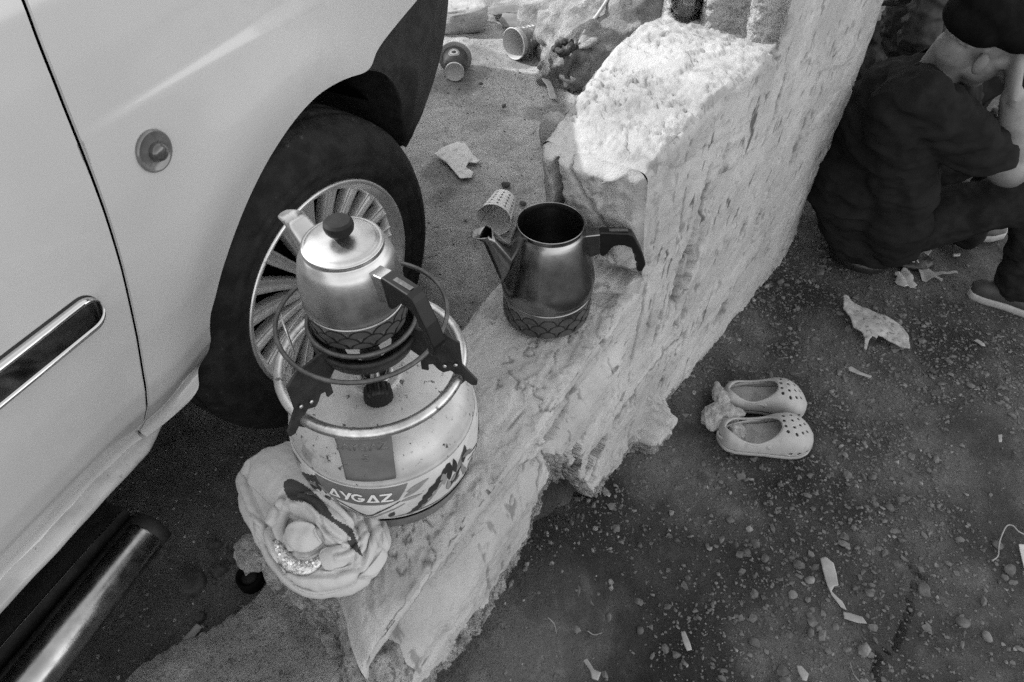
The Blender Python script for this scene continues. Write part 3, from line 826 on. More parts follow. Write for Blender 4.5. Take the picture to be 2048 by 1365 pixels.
# front wheel, turned slightly out
def make_wheel(name, pos, yaw, parent):
    n = Vector((math.cos(yaw), -math.sin(yaw), 0)); u_ = Vector((math.sin(yaw), math.cos(yaw), 0))
    M3 = Matrix(((u_[0], 0, n[0]), (u_[1], 0, n[1]), (0, 1, 0)))     # local x along car, y up, z outward
    wh = link(name, None, parent, pos, M3.to_euler())
    RR = .213
    prof = [(RR - .004, -.006), (RR + .002, .002), (RR + .012, .006), (RR + .018, .0085), (RR + .020, .0065), (RR + .030, .011), (RR + .044, .0125), (RR + .0455, .0105), (RR + .052, .012), (RR + .068, .006), (RR + .082, -.006), (RR + .094, -.020), (RR + .1015, -.034),
            (RR + .1035, -.050), (RR + .098, -.052), (RR + .098, -.060), (RR + .104, -.062), (RR + .105, -.088), (RR + .099, -.090), (RR + .099, -.098), (RR + .105, -.100), (RR + .1045, -.126),
            (RR + .099, -.128), (RR + .099, -.136), (RR + .104, -.138), (RR + .100, -.160), (RR + .080, -.178), (RR + .04, -.182), (RR, -.17)]
    mb = MB(); mb.lathe(prof[:12], 120, 0); ty = mb.build('tyre', M_tyre, wh)
    mb = MB(); mb.lathe(prof[11:], 120, 0)
    # shoulder blocks across the tread edge
    for k in range(0):
        a = k / 64 * 2 * math.pi
        Mx = Matrix.Rotation(a, 4, 'Z') @ Matrix.Translation((RR + .0975, 0, -.036)) @ Matrix.Rotation(R(38), 4, 'Y')
        mb.box((0, 0, 0), (.008, .0185, .026), 0, Mx)
    mb.build('tread', M_tread, ty)
    rm = MB(); rm.lathe([(RR - .002, -.010), (RR + .001, -.003), (RR - .001, .003), (RR - .005, .004), (RR - .009, .001), (RR - .012, -.008), (RR - .020, -.013), (RR - .024, -.020), (RR - .026, -.05), (RR - .03, -.15)], 120, 0)
    ri = rm.build('rim', M_alloy, wh)
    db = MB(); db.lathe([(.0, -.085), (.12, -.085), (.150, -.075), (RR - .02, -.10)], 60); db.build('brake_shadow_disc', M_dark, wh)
    hb = MB(); hb.lathe([(.058, -.05), (.056, -.030), (.048, -.022), (.036, -.020), (.034, -.014), (.028, -.012), (0.0002, -.011)], 48); hb.build('hub', M_alloy, wh)
    sp = MB()
    # a spoke: two thin ridges with a channel between, widening to the rim
    rr_ = np.linspace(.045, RR - .018, 12); rows = []
    for r_ in rr_:
        f = (r_ - .045) / (RR - .063)
        w_ = .0076 + .0062 * f; zc = -.024 + .010 * f - .006 * math.sin(f * 3.1)
        pr = [(-1, -.020), (-1.0, -.003), (-.9, .0), (-.66, .0), (-.55, -.0075), (.55, -.0075), (.66, .0), (.9, .0), (1.0, -.003), (1, -.020)]
        rows.append([(r_, v * w_, zc + h) for v, h in pr])
    last = [(RR - .0165, y_ * 1.05, z_ - .010) for (_, y_, z_) in rows[-1]]
    rows.append(last)
    sp.grid(np.array(rows))
    s0 = sp.build('spoke', M_alloy, ri, angle=50)
    for k in range(1, 20):
        c = s0.copy(); C.objects.link(c); c.parent = ri; c.rotation_euler = (0, 0, k / 20 * 2 * math.pi)
    return wh
make_wheel('wheel', WC, R(31), car)
for s_, o_, yw in ((-1.85, -.70, R(23)), (.757, -2.36, R(23 + 180)), (-1.85, -2.36, R(23 + 180))):
    p = car_pt(s_, .699, o_)
    wh = link('wheel', None, car, p, (0, 0, 0))
    n = Vector((math.cos(yw), -math.sin(yw), 0)); u_ = Vector((math.sin(yw), math.cos(yw), 0))
    wh.rotation_euler = Matrix(((u_[0], 0, n[0]), (u_[1], 0, n[1]), (0, 1, 0))).to_euler()
    mb = MB(); mb.lathe([(.2, 0), (.24, .01), (.29, .0), (.315, -.03), (.315, -.15), (.28, -.18), (.2, -.17)], 48); mb.build('tyre', M_tyre, wh)
    mb = MB(); mb.lathe([(.0, -.02), (.15, -.02), (.2, -.005), (.205, .0)], 48); mb.build('rim', M_alloy, wh)
# engraved small marks are left to the paint; an added box and awning, unseen, throw shade on this corner
# ------------------------------------------------------------ unseen box and awning added to throw shade
M_blocker = mat('blocker_grey', .34, .42, 2, .9)
hb = thing('shade_blocker', 'plain grey cabinet added in front of the car, outside the picture, to cast shade', 'blocker')
mb = MB(); mb.box((-1.62, 2.38, .93), (.95, .98, 1.06)); mb.build('case', M_blocker, hb, smooth=False, bevel=.01)
mb = MB(); mb.box((-1.62, 2.38, 1.48), (1.0, 1.02, .04)); mb.build('top', M_blocker, hb, smooth=False, bevel=.01)
M_canvas = mat('awning_canvas', .30, .36, 3, .9)  # awning invented to keep the sun off the seated man
aw = thing('shade_awning', 'flat canvas awning added outside the picture to shade the people behind the wall', 'awning')
mb = MB(); xs_ = np.linspace(-.6, 1.7, 30); ys_ = np.linspace(2.6, 4.9, 30)
Xa, Ya = np.meshgrid(xs_, ys_, indexing='ij')
Za = 2.62 - .10 * np.sin((Xa + .6) / 2.3 * 3.14) * np.sin((Ya - 2.6) / 2.3 * 3.14) + .03 * vnoise(Xa * 2, Ya * 2, 0, 4)
mb.grid(np.stack([Xa, Ya, Za], -1)); mb.build('canvas', M_canvas, aw, solid=.006)
for x_, y_ in ((-.6, 2.6), (-.6, 4.9), (1.7, 2.6), (1.7, 4.9)):
    mb = MB(); mb.tube([(x_, y_, -.05 if x_ > 1 else .35), (x_, y_, 2.63)], .02, 12); mb.build('pole', M_alloy, aw)

# ------------------------------------------------------------ camping gas cylinder with burner
M_cyl = mat('worn_cylinder_paint', .34, .46, 14, .42, metal=.15, bump=[(60, .06, .003)], spots=[(75, .2, .62, .66), (150, .35, .64, .68), (22, .65, .58, .66), (8, .75, .55, .7)])
M_ringm = mat('worn_ring_steel', .34, .58, 30, .33, metal=.85, bump=[(80, .15, .003)], spots=[(70, .25, .60, .68)])
M_iron = mat('sooty_iron', .018, .04, 30, .55, metal=.5, bump=[(90, .3, .003)], spots=[(40, .5, .6, .7)])
M_wire = mat('scorched_wire', .06, .11, 40, .45, metal=.6, bump=[(120, .3, .002)])
M_label = mat('label_grey', .095, .13, 20, .5, spots=[(70, .6, .66, .72)])
M_print_dark = mat('print_dark', .022, .04, 30, .5)
M_print_mid = mat('print_mid', .14, .22, 20, .5)
M_print_light = mat('print_light', .50, .60, 20, .5)
M_foot = mat('foot_paint', .085, .15, 20, .55, spots=[(60, .5, .60, .68)])
M_knob = mat('bakelite', .006, .010, 30, .45, spec=.3)
gx, gy, gz = -.174, .556, .724
cyl = thing('gas_cylinder', 'small camping gas cylinder with carrying ring and burner standing on the low wall', 'gas cylinder', (gx, gy, gz))
BP = np.array([(.0, .020), (.085, .012), (.100, .022), (.116, .040), (.1255, .062), (.1295, .085), (.130, .105), (.1292, .128), (.1265, .139), (.1268, .142), (.1255, .146), (.1235, .155), (.116, .170), (.102, .184), (.080, .195), (.055, .202), (.034, .205), (.033, .210), (.022, .211), (.0005, .212)])
BP[:, 0] *= .975
pp_ = smooth_path(BP, 90)
mb = MB(); mb.lathe(pp_, 128); body_c = mb.build('body', M_cyl, cyl)
mb = MB(); mb.lathe([(.096, .0), (.104, .0), (.1065, .004), (.1065, .026), (.112, .036), (.1175, .0415), (.118, .043)], 96); mb.build('foot_ring', M_foot, cyl)
def prof_r(z): return np.interp(z, pp_[8:60, 1], pp_[8:60, 0])
def on_body(th, z, lift=.0007, c=(0, 0, 0)):
    r = prof_r(z) + lift
    return np.stack([r * np.cos(th), r * np.sin(th), z + 0 * r], -1)
def fill_poly(poly, nmax=.008):
    """dense triangulation of a 2D outline"""
    bm = bmesh.new()
    vs_ = [bm.verts.new((a, b, 0)) for a, b in poly]
    bm.faces.new(vs_)
    bmesh.ops.triangulate(bm, faces=bm.faces[:])
    for _ in range(4):
        ee = [e for e in bm.edges if e.calc_length() > nmax]
        if not ee: break
        bmesh.ops.subdivide_edges(bm, edges=ee, cuts=1)
        bmesh.ops.triangulate(bm, faces=[f for f in bm.faces if len(f.verts) > 3])
    bm.verts.index_update()
    V = np.array([v.co[:] for v in bm.verts]); Fc = [[v.index for v in f.verts] for f in bm.faces]
    bm.free(); return V, Fc
def decal(mb, poly, th0, z0, m=0, lift=.0008):
    """poly in metres (x to the right as seen from outside, y up) round the belly"""
    V, Fc = fill_poly(poly)
    mb.add(on_body(th0 + V[:, 0] / .13, z0 + V[:, 1], lift), Fc, m)
TH = math.atan2(-.555, .17) - R(24)         # side of the cylinder that carries the name
# pale printed sleeve under the ornaments, darker shade of paint below
mb = MB(); th = np.linspace(0, 2 * np.pi, 129); zz = np.linspace(.048, .139, 16)
Tt, Zz = np.meshgrid(th, zz, indexing='ij'); mb.grid(on_body(Tt, Zz, .0005)); mb.build('sleeve', mat('sleeve_white', .40, .50, 16, .5, spots=[(70, .5, .62, .70)]), cyl)
# ornament: tulip leaves and curling stems
lf = MB(); rnd = random.Random(5)
def leaf(cx, cy, L, W, a, bend=0.0):
    pts = []
    for t_ in np.linspace(0, 1, 12): pts.append((t_, W / L * math.sin(math.pi * t_ ** .8) + bend * t_ * t_))
    for t_ in np.linspace(1, 0, 12)[1:-1]: pts.append((t_, -W / L * .55 * math.sin(math.pi * t_) + bend * t_ * t_))
    return [(cx + L * (x_ * math.cos(a) - y_ * math.sin(a)), cy + L * (x_ * math.sin(a) + y_ * math.cos(a))) for x_, y_ in pts]
def band_(pts, w_):
    P = smooth_path(pts, 26); T_ = np.gradient(P, axis=0); T_ /= np.linalg.norm(T_, axis=1)[:, None]
    N_ = np.stack([-T_[:, 1], T_[:, 0]], -1); ww = w_ * (.35 + .65 * np.sin(np.linspace(0.1, 3.0, 26)))[:, None] * (1 + .25 * np.sin(np.arange(26) * 1.9))[:, None]
    return [tuple(p) for p in (P + N_ * ww)] + [tuple(p) for p in (P - N_ * ww)[::-1]]
for rep in range(4):
    a0 = rep * 1.62 * .13
    lf_list = [
        (band_([(.055, -.040), (.075, -.020), (.090, .000), (.112, .020), (.125, .034)], .0065), 1),
        (band_([(.060, -.044), (.085, -.022), (.100, -.004), (.118, .012), (.135, .022)], .0022), 0),
        (leaf(.112, -.004, .028, .006, 1.2, .2), 0), (leaf(.122, -.002, .034, .007, 1.35, .1), 1), (leaf(.134, .002, .032, .006, 1.5, .1), 1),
        (leaf(.128, -.016, .020, .006, .9), 1), (leaf(.150, .004, .030, .009, 1.0, .3), 1), (leaf(.150, -.02, .030, .004, 1.7), 2),
        (leaf(.055, .012, .040, .005, .35, .2), 2), (leaf(.060, .022, .034, .005, .2, .1), 2), (leaf(.050, .004, .030, .004, .1), 2),
        (leaf(-.050, -.030, .024, .008, .6), 0), (leaf(.030, -.036, .018, .006, .7, .4), 1), (leaf(-.028, -.034, .014, .005, 2.2), 1),
        (leaf(-.062, .018, .030, .006, -.5), 2), (leaf(-.075, -.004, .036, .007, .9, .2), 0), (leaf(-.090, -.024, .040, .006, 1.1, -.3), 1),
        (band_([(-.045, .004), (-.020, -.010), (.002, -.030), (.024, -.012), (.050, .006)], .0016), 1),
        (band_([(-.050, -.004), (-.022, -.018), (.002, -.038), (.026, -.020), (.055, -.002)], .0016), 2),
        (band_([(.03, -.040), (.07, -.036), (.11, -.040), (.15, -.034)], .0020), 2)]
    if rep == 1: pass
    for pl, mi_ in lf_list:
        pl = [(x_, min(max(y_, -.050), .034)) for x_, y_ in pl]
        decal(lf, pl, TH + a0 / .13, .099, mi_, .0009 + .0002 * mi_)
for rep in range(9):
    a0 = rep * .70 * .13 + .05
    for q_ in range(7):
        pl = leaf(rnd.uniform(-.03, .03), rnd.uniform(-.035, .012), rnd.uniform(.012, .028), rnd.uniform(.003, .007), rnd.uniform(.2, 2.4), rnd.uniform(-.3, .3)); mi_ = rnd.choice((0, 1, 2, 0))
        if abs(((a0 / .13 + 3.14159) % 6.28318) - 3.14159) > .42: decal(lf, [(x_, min(max(y_, -.050), .034)) for x_, y_ in pl], TH + a0 / .13, .099, mi_, .0014 + .0002 * mi_)
lf.build('ornament', [M_print_mid, M_print_dark, M_print_mid], cyl, fix=False)
# name plate band and lettering
mb = MB(); pl = [(-.062 + .0, .030), (-.045, .006), (-.030, .0), (.030, .0), (.046, .006), (.064, .030), (.03, .034), (-.03, .034)]
V, Fc = fill_poly([(-.064, .036), (-.048, .008), (-.030, .002), (0, .0005), (.030, .002), (.048, .008), (.064, .036)])
mb.add(on_body(TH + V[:, 0] / .13, .101 + V[:, 1], .0014), Fc); mb.build('name_band', M_label, cyl, fix=False)
def text_mesh(txt, size, shear=0.0):
    cu_ = bpy.data.curves.new('lettering', 'FONT'); cu_.body = txt; cu_.size = size; cu_.align_x = 'CENTER'; cu_.align_y = 'CENTER'
    cu_.offset = size * .018; cu_.space_character = 1.0
    o = bpy.data.objects.new('lettering', cu_); C.objects.link(o)
    me = bpy.data.meshes.new_from_object(o.evaluated_get(bpy.context.evaluated_depsgraph_get()))
    bpy.data.objects.remove(o); bpy.data.curves.remove(cu_)
    bm = bmesh.new(); bm.from_mesh(me); bmesh.ops.triangulate(bm, faces=bm.faces[:])
    V = np.array([v.co[:] for v in bm.verts]); Fc = [[v.index for v in f.verts] for f in bm.faces]; bm.free(); bpy.data.meshes.remove(me)
    return V, Fc
# angular lettering drawn as strokes
GL = {'A': [[(0, 0), (.42, 1), (.62, 1), (.86, 0)], ], }
def stroke_letters(txt, h):
    pol = {'A': [[(0, 0), (.50, 1), (.72, 1), (.22, 0)], [(.50, 1), (.72, 1), (1.0, 0), (.76, 0)], [(.22, 0), (.80, 0), (.80, .17), (.30, .17)]],
           'Y': [[(0, 1), (.26, 1), (.56, .42), (.44, .30)], [(.74, 1), (1.0, 1), (.50, 0), (.26, 0)]],
           'G': None, 'Z': [[(.05, 1), (.95, 1), (.95, .82), (.05, .82)], [(.66, .84), (.95, .84), (.34, .16), (.05, .16)], [(.05, 0), (.95, 0), (.95, .18), (.05, .18)]]}
    out = []; x = 0
    for ch in txt:
        if ch == 'G':
            a = np.linspace(R(38), R(345), 22); ro, ri_ = .5, .30
            P = [(.5 + ro * math.cos(q), .5 + ro * math.sin(q)) for q in a] + [(.5 + ri_ * math.cos(q), .5 + ri_ * math.sin(q)) for q in a[::-1]]
            for q0, q1 in zip(range(0, 21), range(1, 22)): out.append([(x + k_[0] * h, k_[1] * h) for k_ in (P[q0], P[q1], P[43 - q1], P[43 - q0])])
            out.append([(x + p[0] * h, p[1] * h) for p in [(.5, .34), (1.0, .34), (1.0, .54), (.5, .54)]])
            x += 1.06 * h
        else:
            for P in pol[ch]: out.append([(x + p[0] * h * .98, p[1] * h) for p in P])
            x += (1.02 if ch != 'Y' else .86) * h
    return [[(a - x / 2, b) for a, b in P] for P in out]
mb = MB()
for P in stroke_letters('AYGAZ', .0175): decal(mb, P, TH, .1105, 0, .0021)
mb.build('lettering', mat('letter_white', .62, None, 5, .5), cyl, fix=False)
# carrying ring on its welded plate, three pot brackets
RZ, RR_ = .236, .112
a = np.linspace(0, 2 * np.pi, 97)[:-1]
mb = MB(); mb.tube(np.stack([RR_ * np.cos(a), RR_ * np.sin(a), np.full(96, RZ)], -1), .0072, 14, closed=True)
ring = mb.build('carrying_ring', M_ringm, cyl)
def ang(px, py, z): 
    p = at_z(px, py, z); return math.atan2(p[1] - gy, p[0] - gx)
TP = ang(722, 868, gz + RZ)
mb = MB(); tt = np.linspace(-.30, .30, 20); vv = np.linspace(0, 1, 12)
Tt, Vv = np.meshgrid(tt, vv, indexing='ij')
rr = .1115 + (.1235 - .1115) * Vv ** 1.6; zz_ = RZ - .003 + (.157 - RZ) * Vv
P = np.stack([rr * np.cos(TP + Tt * (1 - .18 * Vv)), rr * np.sin(TP + Tt * (1 - .18 * Vv)), zz_], -1)
mb.grid(P); pt = mb.build('ring_plate', M_label, cyl, solid=.003)
V, Fc = text_mesh('AYGAZ', .0165)
def on_plate(V, l): 
    v = (RZ - .022 - V[:, 1] - zz_[0, 0] * 0) ; z = RZ - .024 + V[:, 1]
    f = np.clip((RZ - .003 - z) / (RZ - .003 - .157), 0, 1); r = .1115 + .012 * f ** 1.6 + l
    th_ = TP + V[:, 0] / r
    return np.stack([r * np.cos(th_), r * np.sin(th_), z], -1)
mb = MB(); mb.add(on_plate(V, .0022), Fc); V2, F2 = text_mesh('3', .015); V2[:, 1] -= .018; mb.add(on_plate(V2, .0022), F2)
mb.build('embossed_letters', M_label, pt, fix=False).modifiers.new('t', 'SOLIDIFY').thickness = .0012
bracket_poly = [(.046, .300), (.060, .3085), (.104, .3085), (.118, .300), (.119, .262), (.128, .250), (.137, .238), (.136, .229), (.129, .227), (.122, .233), (.116, .224), (.106, .222),
                (.1035, .229), (.110, .2425), (.104, .2465), (.094, .240), (.088, .244), (.082, .252), (.075, .249), (.075, .238), (.066, .238), (.066, .262), (.056, .270), (.046, .272)]
BA = [ang(930, 757, gz + RZ), ang(608, 838, gz + RZ)]
BA.append((BA[0] + R(120)))
for k, ba in enumerate(BA):
    mb = MB(); M4 = Matrix.Rotation(ba, 4, 'Z') @ Matrix.Rotation(R(90), 4, 'X') @ Matrix.Translation((0, 0, -.0015))
    mb.prism(bracket_poly, .003, 0, M4); b_ = mb.build('bracket', M_iron, cyl, smooth=False, bevel=.0006)
    mb = MB()
    for rr0, zz0 in ((.112, .262), (.098, .256)):
        Mx = Matrix.Rotation(ba, 4, 'Z') @ Matrix.Translation((rr0, -.003, zz0)) @ Matrix.Rotation(R(90), 4, 'X')
        mb.lathe([(.0001, .0), (.0028, .0), (.0024, .0016), (.0001, .002)], 12, 0, Mx)
        Mx = Matrix.Rotation(ba, 4, 'Z') @ Matrix.Translation((rr0, .003, zz0)) @ Matrix.Rotation(R(-90), 4, 'X')
        mb.lathe([(.0001, .0), (.0028, .0), (.0024, .0016), (.0001, .002)], 12, 0, Mx)
    mb.build('rivet', M_ringm, b_)
def ring_tube(r_, z_, rad, name, m_, par, n_=96, wob=0.0):
    a = np.linspace(0, 2 * np.pi, n_ + 1)[:-1]
    mb = MB(); mb.tube(np.stack([(r_ + wob * np.sin(3 * a)) * np.cos(a), (r_ + wob * np.sin(3 * a)) * np.sin(a), z_ + wob * np.sin(2 * a)], -1), rad, 10, closed=True)
    return mb.build(name, m_, par)
ring_tube(.0985, .3125, .0028, 'pot_ring', M_wire, cyl, wob=.0012)
ring_tube(.0625, .312, .0030, 'inner_ring', M_wire, cyl)
mb = MB(); mb.lathe([(.030, .255), (.045, .262), (.058, .275), (.0635, .290), (.0635, .297), (.0590, .297), (.0575, .288), (.045, .270), (.028, .266)], 64); mb.build('wind_bowl', M_iron, cyl)
mb = MB(); mb.lathe([(.0001, .205), (.0125, .206), (.0125, .212), (.0145, .214), (.0145, .226), (.0105, .229), (.0105, .238), (.0125, .240), (.0125, .252), (.010, .256), (.010, .272), (.024, .280), (.028, .286), (.028, .296), (.020, .300), (.0001, .300)], 40)
mb.build('burner', M_iron, cyl)
mb = MB(); mb.lathe([(.022, .2105), (.024, .2115), (.024, .214), (.018, .215), (.016, .212)], 40); mb.build('collar', M_ringm, cyl)
ka = ang(758, 800, gz + .222)
Mk = Matrix.Rotation(ka, 4, 'Z') @ Matrix.Translation((.034, 0, .222)) @ Matrix.Rotation(R(98), 4, 'Y')
mb = MB(); mb.lathe([(.006, -.022), (.006, .0)], 16, 0, Mk); mb.build('valve_stem', M_ringm, cyl)
mb = MB()
n_ = 60; a = np.linspace(0, 2 * np.pi, n_ + 1)[:-1]; rows = []
for z_, r_, fl_ in ((.0, .0, 0), (.0, .0135, 0), (.001, .0160, 1), (.012, .0172, 1), (.0185, .0168, 1), (.0205, .0150, .3), (.0205, .0001, 0)):
    q = r_ * (1 + .045 * fl_ * np.sign(np.sin(a * 15))); rows.append(np.stack([q * np.cos(a), q * np.sin(a), np.full(n_, z_)], -1))
V = np.array(rows); mb.add(xf(Mk, V.reshape(-1, 3)), grid_faces(7, n_, False, True)); mb.build('valve_knob', M_knob, cyl, angle=40)
# thin curved spring wire beside the pot ring
mb = MB(); mb.tube([(-.098, .008, .309), (-.092, -.004, .290), (-.088, -.012, .262), (-.094, -.018, .243)], .0016, 6); mb.build('hook_wire', M_ringm, cyl)

# ------------------------------------------------------------ kettles
M_steel = mat('worn_steel', .19, .27, 18, .20, metal=1.0, rough2=.28, bump=[(50, .08, .002)], spots=[(9, .75, .5, .68), (120, .6, .68, .74)])
M_alu = mat('worn_aluminium', .38, .48, 16, .30, metal=1.0, rough2=.42, bump=[(60, .08, .002)], spots=[(90, .45, .69, .74), (9, .85, .5, .65)])
M_sooty = mat('sooty_steel', .13, .22, 20, .34, metal=.9, rough2=.5, spots=[(12, .6, .5, .66)])
M_inside = mat('kettle_inside', .05, .09, 20, .35, metal=.9)
M_scale = mat('scale_print', .045, .07, 30, .45, metal=.2)
M_scale_line = mat('scale_outline', .012, None, 30, .4)
M_bak = mat('handle_plastic', .006, .009, 30, .38, spec=.3, bump=[(200, .03, .001)])
def kettle(name,  label, loc, outer, band, spout_a, handle_a, sc, lid, hdrop=1.0, brim=None, m_top=None, kscale=1.0, nsc=15, grip_w=.0165):
    k = thing(name, label, 'kettle', loc)
    P = smooth_path(outer, 110)
    inner = [(r - .0012, z) for r, z in P[::-1] if r > .0012 and z > P[0][1] + .004]
    prof = [tuple(p) for p in P]
    mb = MB(); mb.lathe(prof, 112); mb.build('body', m_top, k)
    mb = MB(); mb.lathe([tuple((max(r - .0014, .0001), z)) for r, z in P[4:]], 96); mb.build('inner_wall', M_inside if not lid else m_top, k)
    if brim:
        rb, zb = brim; ring_tube(rb, zb, .0011 * (sc ** .5), 'rim_bead', m_top, k)
    # print: three rows of overlapping scales round the foot
    zb0, zb1 = band
    rr_at = lambda z: np.interp(z, P[:, 1], P[:, 0])
    hh = (zb1 - zb0) / 3.0 * 1.28
    mbs, mbo = MB(), MB()
    for row in range(3):
        zc = zb0 + (zb1 - zb0) / 3.0 * (2 - row) * .98 - .001
        for j in range(nsc):
            th0 = (j + .5 * (row % 2)) * 2 * math.pi / nsc + .1
            hw = math.pi / nsc * 1.0
            al = np.linspace(0, math.pi, 15)
            def pt(f, l):
                t_ = th0 + hw * f * np.cos(al); z_ = zc + hh * f * np.sin(al)
                z_ = np.clip(z_, zb0, zb1); r_ = rr_at(z_) + l
                return np.stack([r_ * np.cos(t_), r_ * np.sin(t_), z_], -1)
            l0 = .0004 + row * .0003
            f_in = np.stack([pt(.84 * q, l0) for q in (1, .75, .5, .25, .01)], 0)
            mbs.grid(f_in)
            mbo.grid(np.stack([pt(.98, l0), pt(.84, l0)], 0))
    mbs.build('scale_print', M_scale, k, fix=False); mbo.build('scale_outline', M_scale_line, k, fix=False)
    # spout: tapered trough cut open at the tip
    ca, sa = math.cos(spout_a), math.sin(spout_a)
    H_ = P[-1][1]
    rb_ = lambda z: float(rr_at(z))
    s0z, s1z = H_ * .52, H_ * .94
    sec = []
    for t_ in np.linspace(0, 1, 10):
        rc = rb_(H_ * .62) * .90 + (rb_(H_ * .62) * .1 + (.031 if sc > .9 else .024)) * t_
        zc = H_ * .60 + (H_ * .36) * t_
        w_ = .021 * sc * (1 - t_) + .0145 * sc * t_
        hgt = .034 * sc * (1 - t_) + .0135 * sc * t_
        aa = np.linspace(0, 2 * np.pi, 29)[:-1]
        # pentagonal section: flat lid on top, keel under
        ex = np.sign(np.cos(aa)) * np.abs(np.cos(aa)) ** .7 * w_; ey = np.where(np.sin(aa) > 0, np.abs(np.sin(aa)) ** .45 * hgt * .55, -np.abs(np.sin(aa)) ** 1.1 * hgt)
        cut = t_ * 0
        tilt = .9
        rr2 = rc - ey * tilt * .55 + 0 * ex; zz2 = zc + ey
        sec.append(np.stack([rr2 * ca - ex * sa, rr2 * sa + ex * ca, zz2], -1))
    sec = np.array(sec)
    # beak: lower lip runs on past the upper edge
    tip = sec[-1].copy(); low = np.clip(-np.sin(aa), 0, 1)[:, None]; tip = tip + low * np.array([ca, sa, .55]) * .018 * sc
    sec = np.concatenate([sec, tip[None]], 0)
    fsp = grid_faces(sec.shape[0], sec.shape[1], False, True); ri, ci = fsp[:, 0] // 28, fsp[:, 0] % 28
    fsp = fsp[~((ri >= sec.shape[0] - 3) & (np.sin(aa)[ci] > .1) & (np.sin(aa)[(ci + 1) % 28] > .1))]
    mb = MB(); q_ = sec[-4].mean(0); mb.add(q_ + (sec[-4] - q_) * .93, [list(range(28))]); mb.build('spout_shade_plug', M_dark, k, fix=False)  # near-black plug stands in for the shade inside the spout
    mb = MB(); mb.add(sec.reshape(-1, 3), fsp); mb.build('spout', m_top, k, solid=.0012, angle=50)
    # handle: steel bracket and black grip with finger notches
    Mh = Matrix.Rotation(handle_a, 4, 'Z') @ Matrix.Rotation(R(90), 4, 'X')
    r0 = rb_(H_ * .80)
    zt_h = H_ * .90
    q = sc
    st = [(r0 - .010 * q, zt_h + .000), (r0 + .016 * q, zt_h + .004 * q), (r0 + .020 * q, zt_h - .036 * q), (r0 + .002 * q, zt_h - .045 * q), (r0 - .002 * q, zt_h - .035 * q)]
    mb = MB(); mb.prism(st, .021 * q, 0, Mh @ Matrix.Translation((0, 0, -.0105 * q))); mb.build('handle_bracket', m_top, k, smooth=False, bevel=.0012)
    x0 = r0 + .0150 * q; z0 = zt_h
    gp = [(0, .005), (.006, .0065), (.050, .005), (.058, .002), (.0625, -.004), (.079, -.036 * hdrop), (.090, -.064 * hdrop), (.0905, -.070 * hdrop), (.087, -.082 * hdrop), (.0835, -.085 * hdrop), (.078, -.0835 * hdrop), (.0755, -.080 * hdrop),
          (.0765, -.074 * hdrop), (.0775, -.068 * hdrop), (.0735, -.062 * hdrop), (.0690, -.057 * hdrop), (.0705, -.050 * hdrop), (.0695, -.045 * hdrop), (.0635, -.040 * hdrop), (.0625, -.034 * hdrop), (.0600, -.028 * hdrop), (.0540, -.023), (.046, -.020), (.036, -.020), (.028, -.0225), (.022, -.0290), (.0185, -.038), (.012, -.044), (.006, -.042)]
    gp = [(x0 + a_ * q * kscale, z0 + b_ * q) for a_, b_ in gp]
    mb = MB(); mb.prism(gp, grip_w, 0, Mh @ Matrix.Translation((0, 0, -grip_w / 2)))
    gr = mb.build('handle', M_bak, k, smooth=False, bevel=.0022 * q)
    # moulded mark on top of the grip
    mk = [(x0 + .020 * q, -.004 * q), (x0 + .050 * q, .0035 * q), (x0 + .034 * q, .0025 * q), (x0 + .046 * q, .0045 * q), (x0 + .024 * q, -.0005 * q), (x0 + .036 * q, .0002 * q)]
    mb = MB(); Mt = Matrix.Rotation(handle_a, 4, 'Z') @ Matrix.Translation((0, 0, z0 + .0060 * q)); 
    mb.prism([(a_, b_) for a_, b_ in [(x0 + .016 * q, -.0035 * q), (x0 + .046 * q, -.0035 * q), (x0 + .046 * q, .0035 * q), (x0 + .016 * q, .0035 * q)]], .0003 * q, 0, Mt)
    mb.build('moulded_mark', mat('mark_grey', .05, .10, 200, .4), gr, smooth=False)
    return k
kx, ky, kz = .062, .880, .7265
sp_a = math.atan2(*(at_z(966, 483, .895)[[1, 0]] - np.array([ky, kx])))
ha_a = math.atan2(*(at_z(1268, 520, .845)[[1, 0]] - np.array([ky, kx])))
kettle('kettle', 'open kettle without lid, black handle, standing alone on the wall beside the tall part', (kx, ky, kz),
       [(.0005, .0), (.06, .0), (.0745, .001), (.0765, .006), (.0770, .012), (.0778, .050), (.0778, .0545), (.0768, .0560), (.0782, .0580), (.0798, .062), (.0798, .0665), (.0808, .070), (.0805, .086), (.0765, .105), (.0702, .132), (.0645, .155), (.0595, .172), (.0565, .180), (.0545, .1840), (.0533, .187), (.0535, .192), (.0540, .1945)],
       (.004, .046), sp_a, ha_a, 1.0, False, brim=(.0540, .1945), m_top=M_steel, kscale=.92, hdrop=.9)
tx, ty, tz = gx - .002, gy - .002, gz + .3145
sp_b = math.atan2(*(at_z(598, 440, tz + .105)[[1, 0]] - np.array([ty, tx])))
ha_b = math.atan2(*(at_z(868, 668, tz + .055)[[1, 0]] - np.array([ty, tx])))
tk = kettle('kettle', 'small lidded teapot on the burner with black lid knob and black handle', (tx, ty, tz),
       [(.0005, .0), (.045, .0), (.0525, .001), (.0545, .005), (.0550, .010), (.0556, .030), (.0555, .0320), (.0546, .0330), (.0560, .0345), (.0572, .037), (.0570, .040), (.0568, .043), (.0567, .054), (.0555, .068), (.0533, .082), (.0502, .093), (.0465, .0995), (.0445, .1025), (.0430, .1045), (.0425, .1075), (.0410, .1085)],
       (.003, .030), sp_b, ha_b, .80, True, m_top=M_alu, kscale=.95, nsc=13, grip_w=.0175)
